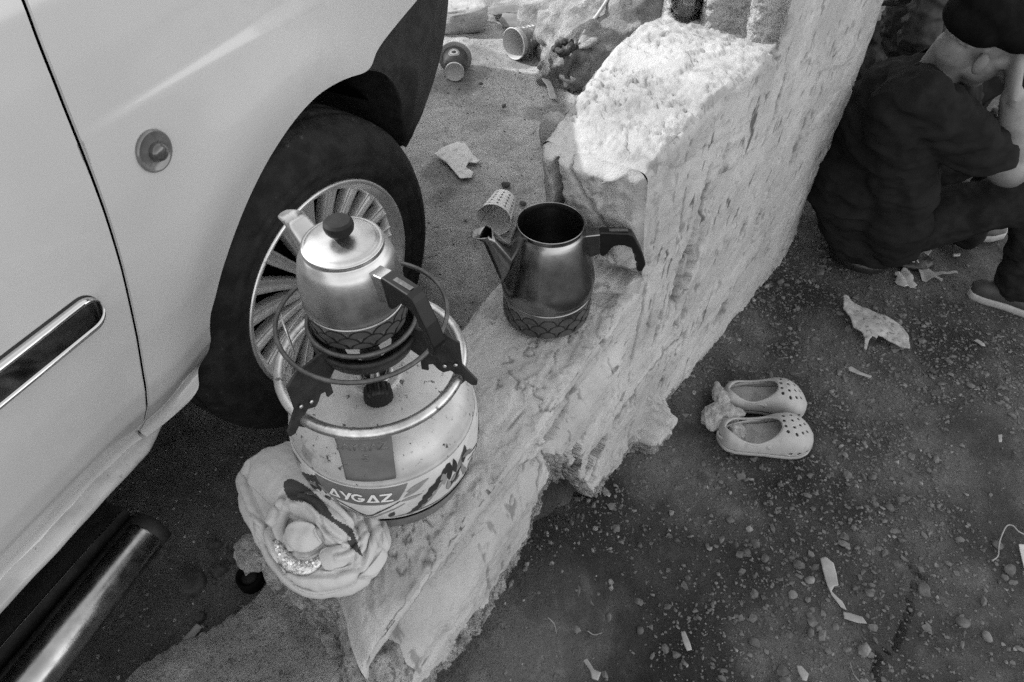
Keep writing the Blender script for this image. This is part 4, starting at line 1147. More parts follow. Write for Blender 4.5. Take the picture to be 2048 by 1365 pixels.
mb = MB(); mb.lathe([(.0425, .1070), (.0432, .1085), (.0425, .1102), (.0400, .1108), (.0385, .1105), (.0372, .1125), (.034, .1138), (.020, .1155), (.0115, .1160), (.0001, .1162)], 96)
ld = mb.build('lid', M_alu, tk)
mb = MB(); mb.lathe([(.0001, .115), (.0085, .1155), (.0085, .118), (.0125, .1225), (.0150, .126), (.0158, .130), (.0152, .1345), (.0125, .137), (.004, .1378), (.0001, .1378)], 20)
mb.build('lid_knob', mat('knob_black', .007, .012, 60, .6, spec=.25), ld, angle=20)
# ------------------------------------------------------------ rolled pale cloth at the near end of the wall
M_cloth = mat('pale_cotton', .38, .43, 5, .95, bump=[(900, .15, .0008), (30, .22, .006)], spec=.1)
M_patch = mat('dark_cotton', .035, .045, 8, .9, bump=[(900, .12, .0008)])
M_sequin = mat('sequin', .45, .75, 60, .22, metal=.9, bump=[(500, .5, .002)], spots=[(240, .35, .50, .60)])
ZC = .762
def pxw(L, z=ZC): return np.array([at_z(a, b, z)[:2] for a, b in L])
c_out = [(592, 886), (618, 897), (640, 921), (668, 945), (705, 968), (735, 1003), (752, 1040), (771, 1068), (776, 1096), (764, 1132), (738, 1158), (700, 1176), (655, 1190), (622, 1183), (588, 1164), (560, 1132), (546, 1102), (520, 1066), (504, 1032), (487, 1000), (477, 962), (484, 938), (515, 912), (552, 895)]
patch_px = smooth_path([(567, 972), (572, 961), (590, 960), (622, 980), (650, 1008), (668, 1036), (700, 1055), (708, 1068), (716, 1090), (725, 1112), (712, 1104), (694, 1084), (702, 1078), (672, 1050), (640, 1028), (618, 1008), (600, 1004), (576, 996)], 90, closed=True)
def inside(P, poly):
    x_, y_ = P[..., 0], P[..., 1]; c_ = np.zeros(x_.shape, bool); j = len(poly) - 1
    for i in range(len(poly)):
        xi, yi = poly[i]; xj, yj = poly[j]
        c_ ^= ((yi > y_) != (yj > y_)) & (x_ < (xj - xi) * (y_ - yi) / (yj - yi + 1e-12) + xi); j = i
    return c_
def seg_dist(P, Q):
    best = np.full(P.shape[:-1], 9e9); side = np.zeros_like(best); par = np.zeros_like(best); n = len(Q) - 1
    for i in range(n):
        a, b = Q[i], Q[i + 1]; d = b - a; L = np.hypot(*d) + 1e-9
        t = np.clip(((P - a) @ d) / L ** 2, 0, 1); q = a + t[..., None] * d
        dd_ = np.hypot(P[..., 0] - q[..., 0], P[..., 1] - q[..., 1]); sd = np.sign(d[0] * (P - a)[..., 1] - d[1] * (P - a)[..., 0])
        k = dd_ < best; best = np.where(k, dd_, best); side = np.where(k, sd, side); par = np.where(k, (i + t) / n, par)
    return best, side, par
def limb(mb, pts, rad, seg=20, n_=22, flat=1.0, up=None):
    P = smooth_path(pts, n_); q = np.interp(np.linspace(0, len(pts) - 1, n_), range(len(pts)), rad)
    T0 = (P[0] - P[1]) / np.linalg.norm(P[0] - P[1]); T1 = (P[-1] - P[-2]) / np.linalg.norm(P[-1] - P[-2])
    P = np.concatenate([[P[0] + T0 * q[0] * .9], [P[0] + T0 * q[0] * .6], P, [P[-1] + T1 * q[-1] * .6], [P[-1] + T1 * q[-1] * .9]])
    q = np.concatenate([[q[0] * .35], [q[0] * .78], q, [q[-1] * .78], [q[-1] * .35]])
    mb.tube(P, q, seg, flat=flat, up=up)
cloth = thing('rolled_cloth', 'crumpled pale cotton cloth with a dark printed stripe at the foot of the gas cylinder', 'cloth')
mb = MB()
def swath(pts, r, flat=.8, n_=30): limb(mb, [at_z(a_, b_, z_) for a_, b_, z_ in pts], r if isinstance(r, (list, tuple)) else [r] * len(pts), 20, n_, flat, [0, 0, 1.0])
swath([(548, 940, .745), (590, 965, .757), (640, 1000, .765), (680, 1040, .765)], [.040, .046, .046, .038], .75)
swath([(520, 950, .735), (525, 1000, .740), (560, 1050, .748)], [.022, .032, .034], .7)
swath([(580, 915, .735), (650, 960, .745), (700, 1010, .752), (728, 1065, .752)], [.026, .026, .024, .022], .9)
swath([(728, 1020, .738), (754, 1065, .742), (750, 1110, .742), (715, 1150, .740), (655, 1168, .740), (600, 1152, .742), (566, 1115, .742), (535, 1065, .742), (505, 1010, .738)], [.012, .017, .018, .018, .018, .019, .018, .018, .016], .95, 60)
swath([(700, 1060, .765), (712, 1090, .765), (690, 1130, .762), (640, 1150, .760), (600, 1140, .762)], [.014, .016, .016, .015, .012], .9)
swath([(608, 1075, .770), (618, 1078, .774)], [.027, .027], .9)
swath([(590, 1118, .762), (625, 1122, .764), (660, 1105, .768)], [.013, .014, .012], .9)
swath([(572, 1010, .785), (600, 1012, .788), (630, 1030, .790), (658, 1060, .786), (685, 1085, .780)], [.010, .013, .015, .017, .012], .8)
swath([(562, 1030, .775), (552, 1062, .772), (556, 1095, .768), (575, 1125, .764)], [.012, .012, .012, .010], .9)
swath([(655, 1125, .772), (690, 1108, .776), (714, 1085, .776), (718, 1050, .772)], [.010, .013, .012, .008], .85)
swath([(742, 1050, .755), (740, 1095, .758), (708, 1135, .758)], [.010, .012, .010], .9)
swath([(652, 1150, .762), (690, 1140, .764), (725, 1110, .762)], [.009, .011, .008], .8)
CR = [([(640, 920), (700, 975), (735, 1040), (742, 1100)], 6), ([(660, 985), (705, 1040), (722, 1090), (700, 1130)], 7), ([(505, 925), (500, 975), (530, 1040), (560, 1100), (600, 1150)], 7), 
      ([(575, 1000), (610, 1005), (640, 1030), (650, 1060), (690, 1085)], 5), ([(580, 1052), (605, 1046), (635, 1055), (650, 1085)], 4), ([(570, 1105), (610, 1108), (650, 1098)], 5), ([(760, 1060), (745, 1115), (700, 1160), (640, 1178)], 6),
      ([(520, 1050), (545, 1110), (590, 1160), (640, 1180)], 6), ([(668, 1112), (700, 1100), (730, 1060)], 4), ([(640, 1140), (690, 1128), (728, 1085)], 4), ([(705, 985), (718, 1040)], 5)]
LAY = [(smooth_path(P_, 70, closed=True), a_, w_) for P_, a_, w_ in (
    ([(478, 950), (500, 918), (552, 893), (592, 886), (640, 920), (672, 955), (700, 1000), (715, 1050), (690, 1045), (655, 1015), (620, 1000), (585, 985), (566, 1000), (556, 1040), (530, 1058), (505, 1035), (487, 1000)], .0060, 7),
    ([(590, 1000), (640, 985), (690, 1025), (712, 1060), (700, 1098), (672, 1085), (645, 1052), (615, 1020)], .0075, 6),
    ([(728, 1000), (768, 1062), (775, 1110), (748, 1150), (712, 1150), (730, 1110), (735, 1060)], .0055, 5),
    ([(560, 1128), (600, 1150), (660, 1150), (715, 1138), (700, 1172), (640, 1188), (590, 1170)], .0055, 5),
    ([(648, 1098), (690, 1090), (712, 1110), (692, 1138), (655, 1140), (640, 1118)], .0060, 5),
    ([(505, 1030), (532, 1050), (550, 1090), (566, 1130), (590, 1165), (556, 1125), (522, 1072)], .0045, 4),
    ([(572, 1062), (600, 1046), (636, 1056), (645, 1082), (620, 1104), (584, 1100)], .0060, 7))]
def cloth_disp(co, no):
    px_ = to_px(co); d = np.zeros(len(co))
    for pts, w_ in CR:
        dd_, sd_, tt_ = seg_dist(px_, smooth_path(pts, 14)); e_ = sstep(0, .15, tt_) * sstep(1, .85, tt_)
        d += e_ * (-.0045 * np.exp(-(dd_ / (w_ * .42)) ** 2) + .0028 * np.exp(-((dd_ - w_ * 1.7) / w_) ** 2) * (sd_ > 0))
    inl = inside(px_, LAY[0][0])
    for poly, a_, w_ in LAY:
        dd_, _s, _t = seg_dist(px_, np.concatenate([poly, poly[:1]]))
        ins = inside(px_, poly); d += a_ * np.where(ins, sstep(0, w_, dd_), 0) - .0016 * np.where(~ins, np.exp(-(dd_ / 3.0) ** 2), 0)
    rg_ = vnoise(co[:, 0] * 20 + co[:, 1] * 12, co[:, 1] * 20 - co[:, 0] * 10, co[:, 2] * 30, 58); d += np.where(inl, 0, -.0030 * np.exp(-(rg_ / .10) ** 2) + .0010)
    d += .0018 * fbm(co[:, 0] * 30, co[:, 1] * 30, co[:, 2] * 30, 3, 55) + .0006 * fbm(co[:, 0] * 90 + co[:, 1] * 50, co[:, 1] * 40, co[:, 2] * 60, 2, 56)
    return d
fab = remeshed('fabric', mb, M_cloth, .0014, 5, cloth, disp=cloth_disp)
fab.data.materials.append(M_patch)
co_ = np.empty(len(fab.data.vertices) * 3, np.float32); fab.data.vertices.foreach_get('co', co_); co_ = co_.reshape(-1, 3)
pc_ = np.empty(len(fab.data.polygons) * 3, np.float32); fab.data.polygons.foreach_get('center', pc_); pc_ = pc_.reshape(-1, 3)
pn_ = np.empty(len(fab.data.polygons) * 3, np.float32); fab.data.polygons.foreach_get('normal', pn_); pn_ = pn_.reshape(-1, 3)
fab.data.polygons.foreach_set('material_index', (inside(to_px(pc_), patch_px) & (pn_[:, 2] > -.2) & (pc_[:, 2] > .75)).astype(np.int32))
sq = smooth_path(pxw([(556, 1092), (564, 1112), (582, 1132), (606, 1143), (630, 1142), (648, 1132)]), 22)
def cloth_z(p):
    d_ = np.hypot(co_[:, 0] - p[0], co_[:, 1] - p[1]) - co_[:, 2] * .2; return float(co_[d_.argmin(), 2])
spine = np.array([[p[0], p[1], cloth_z(p) + .001] for p in sq]); spine[:, 2] = np.convolve(np.pad(spine[:, 2], 3, 'edge'), np.ones(7) / 7, 'valid')
mb = MB(); mb.tube(spine, .0105 * np.sin(np.linspace(.35, 2.7, 22)) ** .6, 16, flat=.62)
sqo = mb.build('sequin_trim', M_sequin, cloth)
M_disc = mat('sequin_disc', .9, None, 5, .12, metal=1.0)
mb = MB()
for i in range(34):
    t_ = rnd.uniform(.15, .95); k_ = int(t_ * 21); c_ = spine[k_] + np.array([rnd.uniform(-.005, .005), rnd.uniform(-.005, .005), .0062])
    Mx = Matrix.Translation(Vector(c_)) @ Matrix.Rotation(rnd.uniform(-.5, .5), 4, 'X') @ Matrix.Rotation(rnd.uniform(-.5, .5), 4, 'Y')
    mb.lathe([(.0006, 0), (.0017, .0003), (.0014, .0005), (.0006, .0002)], 10, 0, Mx)
o = mb.build('sequins', M_disc, cloth); tag(o, kind='stuff')
mb = MB(); q = at_z(668, 1190, .725); mb.grid(np.array([[q + [i * .009 - .004, j * .004, .001 * j] for j in (0, 1, 2)] for i in (0, 1)])); mb.build('care_label', M_cloth, cloth, solid=.0005)

# ------------------------------------------------------------ rocks, slabs and rubble
def ico(sub):
    bm = bmesh.new(); bmesh.ops.create_icosphere(bm, subdivisions=sub, radius=1); V = np.array([v.co[:] for v in bm.verts]); Fx = np.array([[v.index for v in f_.verts] for f_ in bm.faces]); bm.free(); return V, Fx
I1, I4, I5 = ico(1), ico(4), ico(5)
def rock_mesh(name, size, seed, m, rough=.18, planes=7, res=I4, box=False, flat_bot=True):
    V = res[0].copy(); r_ = random.Random(seed)
    if box:
        V = np.sign(V) * np.abs(V) ** .38; V /= np.abs(V).max()
    for _ in range(planes):
        n_ = Vector((r_.gauss(0, 1), r_.gauss(0, 1), r_.gauss(0, 1))).normalized(); n_ = np.array(n_); k = r_.uniform(.62, .88) if not box else r_.uniform(.95, 1.25)
        d_ = V @ n_; V = V - np.clip(d_ - k, 0, None)[:, None] * n_ * .95
    q = V * 2.2 + seed
    V = V * (1 + rough * fbm(q[:, 0], q[:, 1], q[:, 2], 4, seed))[:, None]
    V = V * (1 + rough * .15 * fbm(q[:, 0] * 7, q[:, 1] * 7, q[:, 2] * 7, 3, seed + 3))[:, None]
    return mesh_from(name, V * np.array(size), res[1], m, True)
M_rock = mat('pale_rock', .22, .38, 9, .95, bump=[(60, 1.0, .012), (200, .9, .006)], spots=[(16, .65, .53, .62), (90, .6, .58, .66)])
M_slabm = mat('broken_screed', .28, .40, 12, .95, bump=[(90, .5, .006)], spots=[(40, .55, .56, .66)])
M_clay = mat('flat_tile', .13, .19, 14, .9, bump=[(120, .3, .003)], spots=[(50, .7, .6, .7)])
M_stone = mat('yard_stone', .055, .12, 30, .9, bump=[(200, .3, .003)])
M_stone2 = mat('yard_stone_pale', .11, .20, 30, .9, bump=[(200, .3, .003)])
p = at_z(928, 34, TZ + .05)
o = link('concrete_chunk', rock_mesh('concrete_chunk', (.125, .075, .050), 11, M_slabm, .06, 5, box=True), None, p + [-.03, 0, 0], (R(6), R(-4), R(14)))
tag(o, 'thick broken slab of screed beside the car bumper, sunlit', 'rubble')
for (a_, b_, sz, rz, sd, lab) in ((1012, 22, (.085, .055, .010), .5, 3, 'flat dark tile piece leaning behind the yoghurt tub'), (1036, 44, (.085, .06, .008), -.3, 4, 'flat dark tile piece lying nearest the yoghurt tub')):
    q = at_z(a_, b_, TZ + .02); o = link('tile_piece', rock_mesh('tile_piece', sz, sd, M_clay, .12, 6), None, q, (R(8), R(6), rz)); tag(o, lab, 'tile', 'broken tiles on the terrace')
q = at_z(1185, 70, TZ + .14)
o = link('boulder', rock_mesh('boulder', (.26, .22, .22), 21, M_rock, .20, 6, I5), None, q + [.03, .02, -.05], (0, 0, .4)); tag(o, 'big pale boulder standing against the back of the wall', 'rock')
q = at_z(1110, 40, TZ + .10)
o = link('boulder', rock_mesh('boulder', (.17, .15, .17), 22, M_rock, .20, 6, I4), None, q + [.02, .10, -.06], (0, 0, 1.4)); tag(o, 'smaller pale boulder left of the big one', 'rock')
# chunks of fill between wall and terrace
q = at_z(1118, 300, .70)
o = link('plaster_chunk', rock_mesh('plaster_chunk', (.035, .06, .055), 31, M_plaster, .15, 6), None, at_z(1108, 268, .80) + [.01, 0, 0], (0, .2, .4)); tag(o, 'pale plaster lump jammed behind the broken wall end', 'rubble')
o = link('plaster_chunk', rock_mesh('plaster_chunk', (.030, .030, .018), 33, M_rubble, .2, 5), None, at_z(512, 1100, .69), (0, 0, .4)); tag(o, 'small mortar lump sticking out beside the rolled cloth', 'rubble')
o = link('plaster_chunk', rock_mesh('plaster_chunk', (.05, .04, .03), 34, M_rubble, .2, 5), None, at_z(745, 1345, .66), (0, 0, .4)); tag(o, 'crumbling mortar lump at the nearest corner of the wall', 'rubble')
for i_, (a_, b_, z_, sz) in enumerate(((732, 1352, .62, .030), (775, 1372, .47, .045), (668, 1272, .47, .035))):
    o = link('mortar_lump', rock_mesh('mortar_lump', (sz, sz * .8, sz * .6), 330 + i_, M_rubble, .25, 5), None, at_z(a_, b_, z_), (0, 0, i_)); tag(o, ('mortar lump wedged between slab and wall end', 'lowest mortar lump at the bottom edge below the wall end', 'small mortar lump just below the rolled cloth')[i_], 'rubble')

# ------------------------------------------------------------ litter on the terrace
M_cupw = mat('paper_white', .60, .68, 12, .7)
M_cupd = mat('print_black', .02, None, 5, .6)
M_plas = mat('plastic_white', .46, .50, 9, .35, coat=.3)
def aim(v):
    v = Vector(v).normalized(); return v.to_track_quat('Z', 'Y').to_matrix().to_4x4()
def cup(name, label, mouth, base, r0, r1, m_, rim=.0022, group=None, cat='cup', mi=None):
    """mouth, base: world points; open end at mouth"""
    mouth, base = np.array(mouth), np.array(base); L_ = np.linalg.norm(mouth - base)
    Mx = Matrix.Translation(Vector(base)) @ aim(mouth - base)
    c_ = thing(name, label, cat, (0, 0, 0), group=group); c_.matrix_world = Mx
    mb = MB(); mb.lathe([(.0001, .004), (r1 - .002, .004), (r1 - .001, .0), (r1, .0), (r1 + (r0 - r1) * .5, L_ / 2), (r0, L_), (r0 + rim * .5, L_ + rim * .3), (r0, L_ + rim * .8), (r0 - .0012, L_), (r1 + (r0 - r1) * .5 - .0012, L_ / 2), (r1 - .0012, .006), (.0001, .006)], 64)
    mb.build('cup_wall', m_, c_)
    return c_, L_, Mx
CD = ray(988, 440)
m0 = at_z(988, 440, TZ + .052); b0_ = at_z(1013, 402, TZ + .040) + [.0, .03, 0]
c1, L_, Mx = cup('paper_cup', 'patterned paper cup lying on its side behind the open kettle', m0, m0 + (b0_ - m0) / np.linalg.norm(b0_ - m0) * .105, .0485, .036, M_cupw)
mb = MB()
for ring_i in range(5):
    zz_ = .018 + ring_i * .018
    for j in range(13):
        th_ = j / 13 * 2 * math.pi + (ring_i % 2) * .0; r_ = .036 + .0125 * zz_ / L_ + .0007
        dd_ = [(-.0062, 0), (-.0012, .0012), (0, .0075), (.0012, .0012), (.0062, 0), (.0012, -.0012), (0, -.0075), (-.0012, -.0012)]
        P_ = [(r_ * math.cos(th_ + a_ / r_), r_ * math.sin(th_ + a_ / r_), zz_ + b_) for a_, b_ in dd_]
        n0 = (r_ * math.cos(th_), r_ * math.sin(th_), zz_)
        mb.add([n0] + P_, [[0, 1 + k, 1 + (k + 1) % 8] for k in range(8)])
o = mb.build('printed_stars', M_cupd, c1, fix=False)
mb = MB(); mb.add([(.0345 * math.cos(a_), .0345 * math.sin(a_), z_) if z_ < .01 else (.0470 * math.cos(a_), .0470 * math.sin(a_), z_) for z_ in (.007, L_ - .001) for a_ in (3.6, 3.63)], [[0, 1, 3, 2]]); mb.build('seam', M_cupd, c1, fix=False)
# yoghurt tub on its side, mouth to the left
m0 = at_z(1028, 88, TZ + .060); b0_ = at_z(1082, 72, TZ + .048) + [.0, .012, 0]
c2, L_, Mx = cup('yoghurt_tub', 'empty printed yoghurt tub on its side in the sun', m0, m0 + (b0_ - m0) / np.linalg.norm(b0_ - m0) * .125, .056, .044, M_plas, .006, cat='tub')
mb = MB(); r_ = lambda z_: .044 + .012 * z_ / L_ + .0006
th_ = np.linspace(0, 2 * np.pi, 65); zz_ = np.linspace(.016, L_ - .022, 8); Tt, Zz = np.meshgrid(th_, zz_, indexing='ij'); mb.grid(np.stack([r_(Zz) * np.cos(Tt), r_(Zz) * np.sin(Tt), Zz], -1)); mb.build('printed_sleeve', mat('tub_print', .11, .20, 50, .5, spots=[(60, 1.7, .55, .58)]), c2)
mb = MB()
for j in range(6):
    t0 = j * 1.05 + .3
    for k in range(4):
        V_ = []
        for (u_, v_) in ((0, 0), (.30, 0), (.30, 1), (0, 1)):
            z_ = .024 + k * .018 + v_ * .010; t_ = t0 + u_ * (.5 + .3 * ((j + k) % 3)); V_.append(((r_(z_) + .0008) * math.cos(t_), (r_(z_) + .0008) * math.sin(t_), z_))
        mb.add(V_, [[0, 1, 2, 3]])
tag(mb.build('print_blocks', M_print_light, c2, fix=False), kind='stuff')
# small dark cup seen from its base, with its lid behind
b0_ = at_z(909, 144, TZ + .040); m0 = at_z(909, 110, TZ + .046) + [0, .05, 0]
c3, L_, Mx = cup('coffee_cup', 'dark printed cup lying with its white base towards the wheel', b0_ + (m0 - b0_) / np.linalg.norm(m0 - b0_) * .10, b0_, .048, .034, mat('cup_dark', .035, .05, 20, .5), cat='cup')
mb = MB(); mb.lathe([(.0001, -.001), (.030, -.001), (.033, -.004), (.0355, -.004), (.0355, .004), (.034, .006)], 48); mb.build('base', M_plas, c3)
mb = MB(); mb.lathe([(.0478, L_ - .001), (.062, L_ + .001), (.063, L_ + .003), (.0475, L_ + .004)], 48); mb.build('flange', mat('lid_grey', .22, .28, 20, .5), c3)
for k_, (ro, ri_, m_) in enumerate(((.021, .0185, M_print_light), (.016, .0001, M_print_light), (.0085, .0001, M_print_dark))):
    mb = MB(); al = np.linspace(0, 2 * np.pi, 33)
    G_ = []
    for q in (ro, ri_):
        u_, v_ = q * np.cos(al) * 1.0, L_ * .62 + q * np.sin(al); rr_ = .034 + .014 * v_ / L_ + .0008 + .0003 * k_
        t_ = math.pi / 2 * -1 + u_ / rr_; G_.append(np.stack([rr_ * np.cos(t_), rr_ * np.sin(t_), v_], -1))
    up_l = Mx.to_3x3().inverted() @ Vector((0, -.6, 1)); ta = math.atan2(up_l.y, up_l.x) + math.pi / 2
    Rm = np.array(Matrix.Rotation(ta, 4, 'Z')); mb.grid(xf(Rm, np.array(G_).reshape(-1, 3)).reshape(2, 33, 3)); mb.build('emblem', m_, c3, fix=False)
# tea glass on top of the tall wall
M_tea = mat('black_tea', .03, .05, 30, .12, coat=.6)
M_clear = mat('clear_glass', .9, None, 5, .03, trans=1.0)
gp = at_z(1366, 46, 1.030)
g_ = thing('tea_glass', 'plastic tumbler of dark tea on top of the tall wall in the sun', 'glass', (gp[0], gp[1], 1.026))
mb = MB(); mb.lathe([(.0001, .0), (.0255, .0), (.0275, .003), (.0300, .040), (.0325, .075), (.0335, .078), (.0318, .078), (.0286, .040), (.0262, .006), (.0001, .005)], 64); mb.build('glass_wall', M_clear, g_)
mb = MB(); mb.lathe([(.0001, .0056), (.0255, .0062), (.0284, .040), (.0300, .058), (.0001, .058)], 64); mb.build('tea', M_tea, g_)

# flattened carton scraps and paper
M_card = mat('grey_card', .19, .28, 30, .9, bump=[(80, .3, .002)], spots=[(60, .6, .62, .70)])
M_card_pale = mat('pale_card', .25, .36, 60, .9, spots=[(75, .45, .56, .60)])
M_paper = mat('white_paper', .34, .42, 30, .85)
def scrap(name, label, outline, z, m_, cat='paper', curl=.006, lift=.006, seed=1, thick=.0008, group=None, warp=None, ridge=14):
    P = np.array([at_z(a_, b_, z + lift)[:2] for a_, b_ in outline]); c_ = P.mean(0)
    V, Fx = fill_poly([tuple(p_ - c_) for p_ in P], .006)
    hz = curl * (1 + fbm(V[:, 0] * ridge + seed, V[:, 1] * ridge, 0, 3, seed)) + .0006
    if warp: hz = hz + warp(V)
    V[:, 2] = hz
    me = mesh_from(name, V, Fx, m_, True); o = link(name, me, None, (c_[0], c_[1], z + .002))
    o.modifiers.new('t', 'SOLIDIFY').thickness = thick
    tag(o, label, cat, group); return o
zt0 = TZ + .006
scrap('carton_scrap', 'torn flattened carton scrap on the sandy ground beside the tyre', [(868, 309), (885, 299), (915, 286), (926, 285), (938, 298), (947, 312), (960, 320), (953, 327), (938, 326), (932, 336), (947, 346), (943, 356), (920, 358), (905, 340), (893, 325), (880, 316)], zt0, mat('tan_card', .50, .60, 40, .9, spots=[(50, .7, .56, .62)]), 'cardboard', .004, seed=3, thick=.0015)
scrap('plastic_scrap', 'limp translucent plastic scrap beside the boulder', [(1075, 148), (1086, 150), (1098, 166), (1110, 186), (1114, 200), (1100, 198), (1094, 180), (1080, 162)], zt0, mat('dull_plastic', .30, .36, 20, .4), 'plastic', .01, seed=4)
scrap('card_strip', 'small pale card strip on the dark ground under the car side', [(366, 1278), (393, 1247), (404, 1254), (377, 1288)], TZ + .01, M_card, 'cardboard', .003, seed=5)
scrap('paper_strip', 'folded grey strip by the near edge of the concrete slab', [(318, 1350), (330, 1320), (336, 1322), (322, 1362)], TZ + .01, M_card, 'paper', .003, seed=6)
# stains and the round lid-like hole in the dark ground
for (a_, b_, r_, lab, nm) in ((500, 1157, .023, 'round black rubber stopper in the dark ground beside the cloth', 'rubber_stopper'),):
    q = at_z(a_, b_, TZ + .01); t_ = thing(nm, lab, 'stopper', tuple(q)); mb = MB(); mb.lathe([(.0001, .004), (r_ * .72, .005), (r_ * .80, .012), (r_ * .95, .014), (r_, .006), (r_, -.02)], 40); mb.build('ring', M_dark, t_)
    mb = MB(); mb.lathe([(.0001, .009), (r_ * .5, .008), (r_ * .62, .004)], 32); mb.build('disc', M_tyre, t_)
for i_, (a_, b_, sx_, sy_) in enumerate(((378, 1160, .026, .024), (432, 1137, .016, .012), (462, 1110, .012, .010), (425, 1085, .014, .008), (398, 1232, .008, .010))):
    q = at_z(a_, b_, TZ + .006); n_ = 26; al = np.linspace(0, 2 * np.pi, n_, endpoint=False); rr_ = 1 + .22 * fbm(np.cos(al) * 1.4 + i_, np.sin(al) * 1.4, i_, 3, 9)
    rows = [np.stack([q[0] + sx_ * rr_ * k_ * np.cos(al), q[1] + sy_ * rr_ * k_ * np.sin(al), np.full(n_, q[2] + h_)], -1) for k_, h_ in ((.01, .0012), (.7, .001), (.95, -.002), (1.05, -.012))]
    mb = MB(); mb.grid(np.array(rows), wv=True); tag(mb.build('damp_patch', mat('damp_soil', .022, .04, 60, .7, bump=[(120, .4, .004)]), None), kind='stuff')

# frayed rope and rag on the boulder
M_rope = mat('dark_rope', .02, .06, 120, .9, bump=[(300, .8, .004)], spots=[(120, 2.2, .56, .62)])
M_rag = mat('grey_rag', .13, .20, 20, .9, bump=[(60, .3, .006)])
rp_ = thing('frayed_rope', 'dark frayed rope knotted over the boulder', 'rope')
zr = TZ + .17
rpts = [at_z(1112, 18, zr), at_z(1114, 50, zr), at_z(1118, 82, zr - .02), at_z(1112, 95, zr), at_z(1122, 104, zr + .02), at_z(1145, 98, zr + .02), at_z(1160, 82, zr + .02), at_z(1185, 55, zr + .03)]
mb = MB(); mb.tube(smooth_path(rpts, 60), .009 * (1 + .25 * np.sin(np.arange(60) * 1.3)), 10); mb.build('strand', M_rope, rp_)
mb = MB(); mb.tube(smooth_path([at_z(1108, 100, zr), at_z(1122, 86, zr + .03), at_z(1142, 86, zr + .03), at_z(1135, 104, zr + .02), at_z(1118, 108, zr)], 40), .011 * (1 + .25 * np.sin(np.arange(40) * 1.1)), 10); mb.build('knot', M_rope, rp_)
mb = MB(); mb.tube(smooth_path([at_z(1160, 84, zr + .02), at_z(1172, 60, zr + .06), at_z(1195, 30, zr + .09), at_z(1220, -8, zr + .12)], 30), .006, 8); o = mb.build('grey_stick', mat('stick_grey', .32, .42, 30, .8), None); o.name = 'stick'; tag(o, 'slender pale stick leaning over the boulder behind the rope', 'stick')
rag = thing('grey_rag', 'dark grey rag hanging down the side of the boulder', 'rag')
tt = np.linspace(0, 1, 30); uu = np.linspace(-1, 1, 20); Tt, Uu = np.meshgrid(tt, uu, indexing='ij')
pA, pB, pC = at_z(1160, 90, zr + .02), at_z(1152, 120, zr - .02), at_z(1152, 172, TZ + .01)
ctr = smooth_path([pA, pB, pC], 30); wv = (.030 + .012 * np.sin(tt * 3))[:, None]
G_ = ctr[:, None] + np.stack([Uu * wv, -.5 * Uu ** 2 * .02 + .006 * np.sin(Uu * 7 + Tt * 4) + 0 * Uu, .01 * np.cos(Uu * 3) + 0 * Uu], -1)
mb = MB(); mb.grid(G_); mb.build('hanging_part', M_rag, rag, solid=.002)
mb = MB(); mb.tube(smooth_path([at_z(1158, 95, zr + .02), at_z(1178, 88, zr + .03), at_z(1192, 76, zr + .03), at_z(1200, 64, zr + .02)], 24), .020 * np.sin(np.linspace(.5, 2.8, 24)), 12, flat=.6); mb.build('bunched_part', M_rock, rag)

# ------------------------------------------------------------ gravel and stones of the yard and terrace
def scatter(name, n, xr, yr, zf, smin, smax, m_, seed, dens=None, flat=.6, pw=2.5):
    r_ = np.random.default_rng(seed)
    x_ = r_.uniform(*xr, n * 4); y_ = r_.uniform(*yr, n * 4)
    if dens is not None: k_ = r_.uniform(0, 1, n * 4) < dens(x_, y_); x_, y_ = x_[k_][:n], y_[k_][:n]
    n = min(n, len(x_)); x_, y_ = x_[:n], y_[:n]
    sz = smin + (smax - smin) * r_.uniform(0, 1, n) ** pw
    z_ = zf(x_, y_)
    a_ = r_.uniform(0, 6.28, n)
    V0, F0 = I1
    J = V0[None] * (1 + .28 * r_.normal(0, 1, (n, 12, 1)).clip(-1.6, 1.6))
    J = J * np.stack([sz * r_.uniform(.8, 1.5, n), sz * r_.uniform(.6, 1.1, n), sz * flat * r_.uniform(.6, 1.1, n)], -1)[:, None]
    X_ = J[..., 0] * np.cos(a_)[:, None] - J[..., 1] * np.sin(a_)[:, None] + x_[:, None]
    Y_ = J[..., 0] * np.sin(a_)[:, None] + J[..., 1] * np.cos(a_)[:, None] + y_[:, None]
    V = np.stack([X_, Y_, J[..., 2] + (z_ + sz * .15)[:, None]], -1).reshape(-1, 3)
    Fx = (F0[None] + (np.arange(n) * 12)[:, None, None]).reshape(-1, 3)
    o = link(name, mesh_from(name, V, Fx, m_, False)); tag(o, kind='stuff'); return o
def yz(x_, y_):
    s_, p_, _ = to_sp(x_, y_); return yard_z(s_, p_, x_, y_)
def tz_(x_, y_):
    s_, p_, _ = to_sp(x_, y_); return terr_z(s_, p_, x_, y_)
def in_yard(x_, y_):
    s_, p_, _ = to_sp(x_, y_); return (p_ < .05) 
def dn(x_, y_): return in_yard(x_, y_) * np.clip(.45 + .9 * fbm(x_ * 2.2, y_ * 2.2, 0, 3, 88), .05, 1) * np.clip(1.25 - .45 * np.abs(x_ - .75) - .35 * np.clip(y_ - 1.3, 0, 9), .12, 1)
scatter('gravel', 18000, (-.3, 2.4), (.25, 3.2), yz, .0008, .0030, M_stone, 21, dn, pw=1.4)
scatter('gravel', 13000, (-.3, 2.4), (.25, 3.2), yz, .0014, .0056, M_stone, 1, dn, pw=1.6)
scatter('gravel', 1500, (-.3, 2.4), (.25, 3.2), yz, .0015, .0055, M_stone2, 2, dn, pw=2.0)
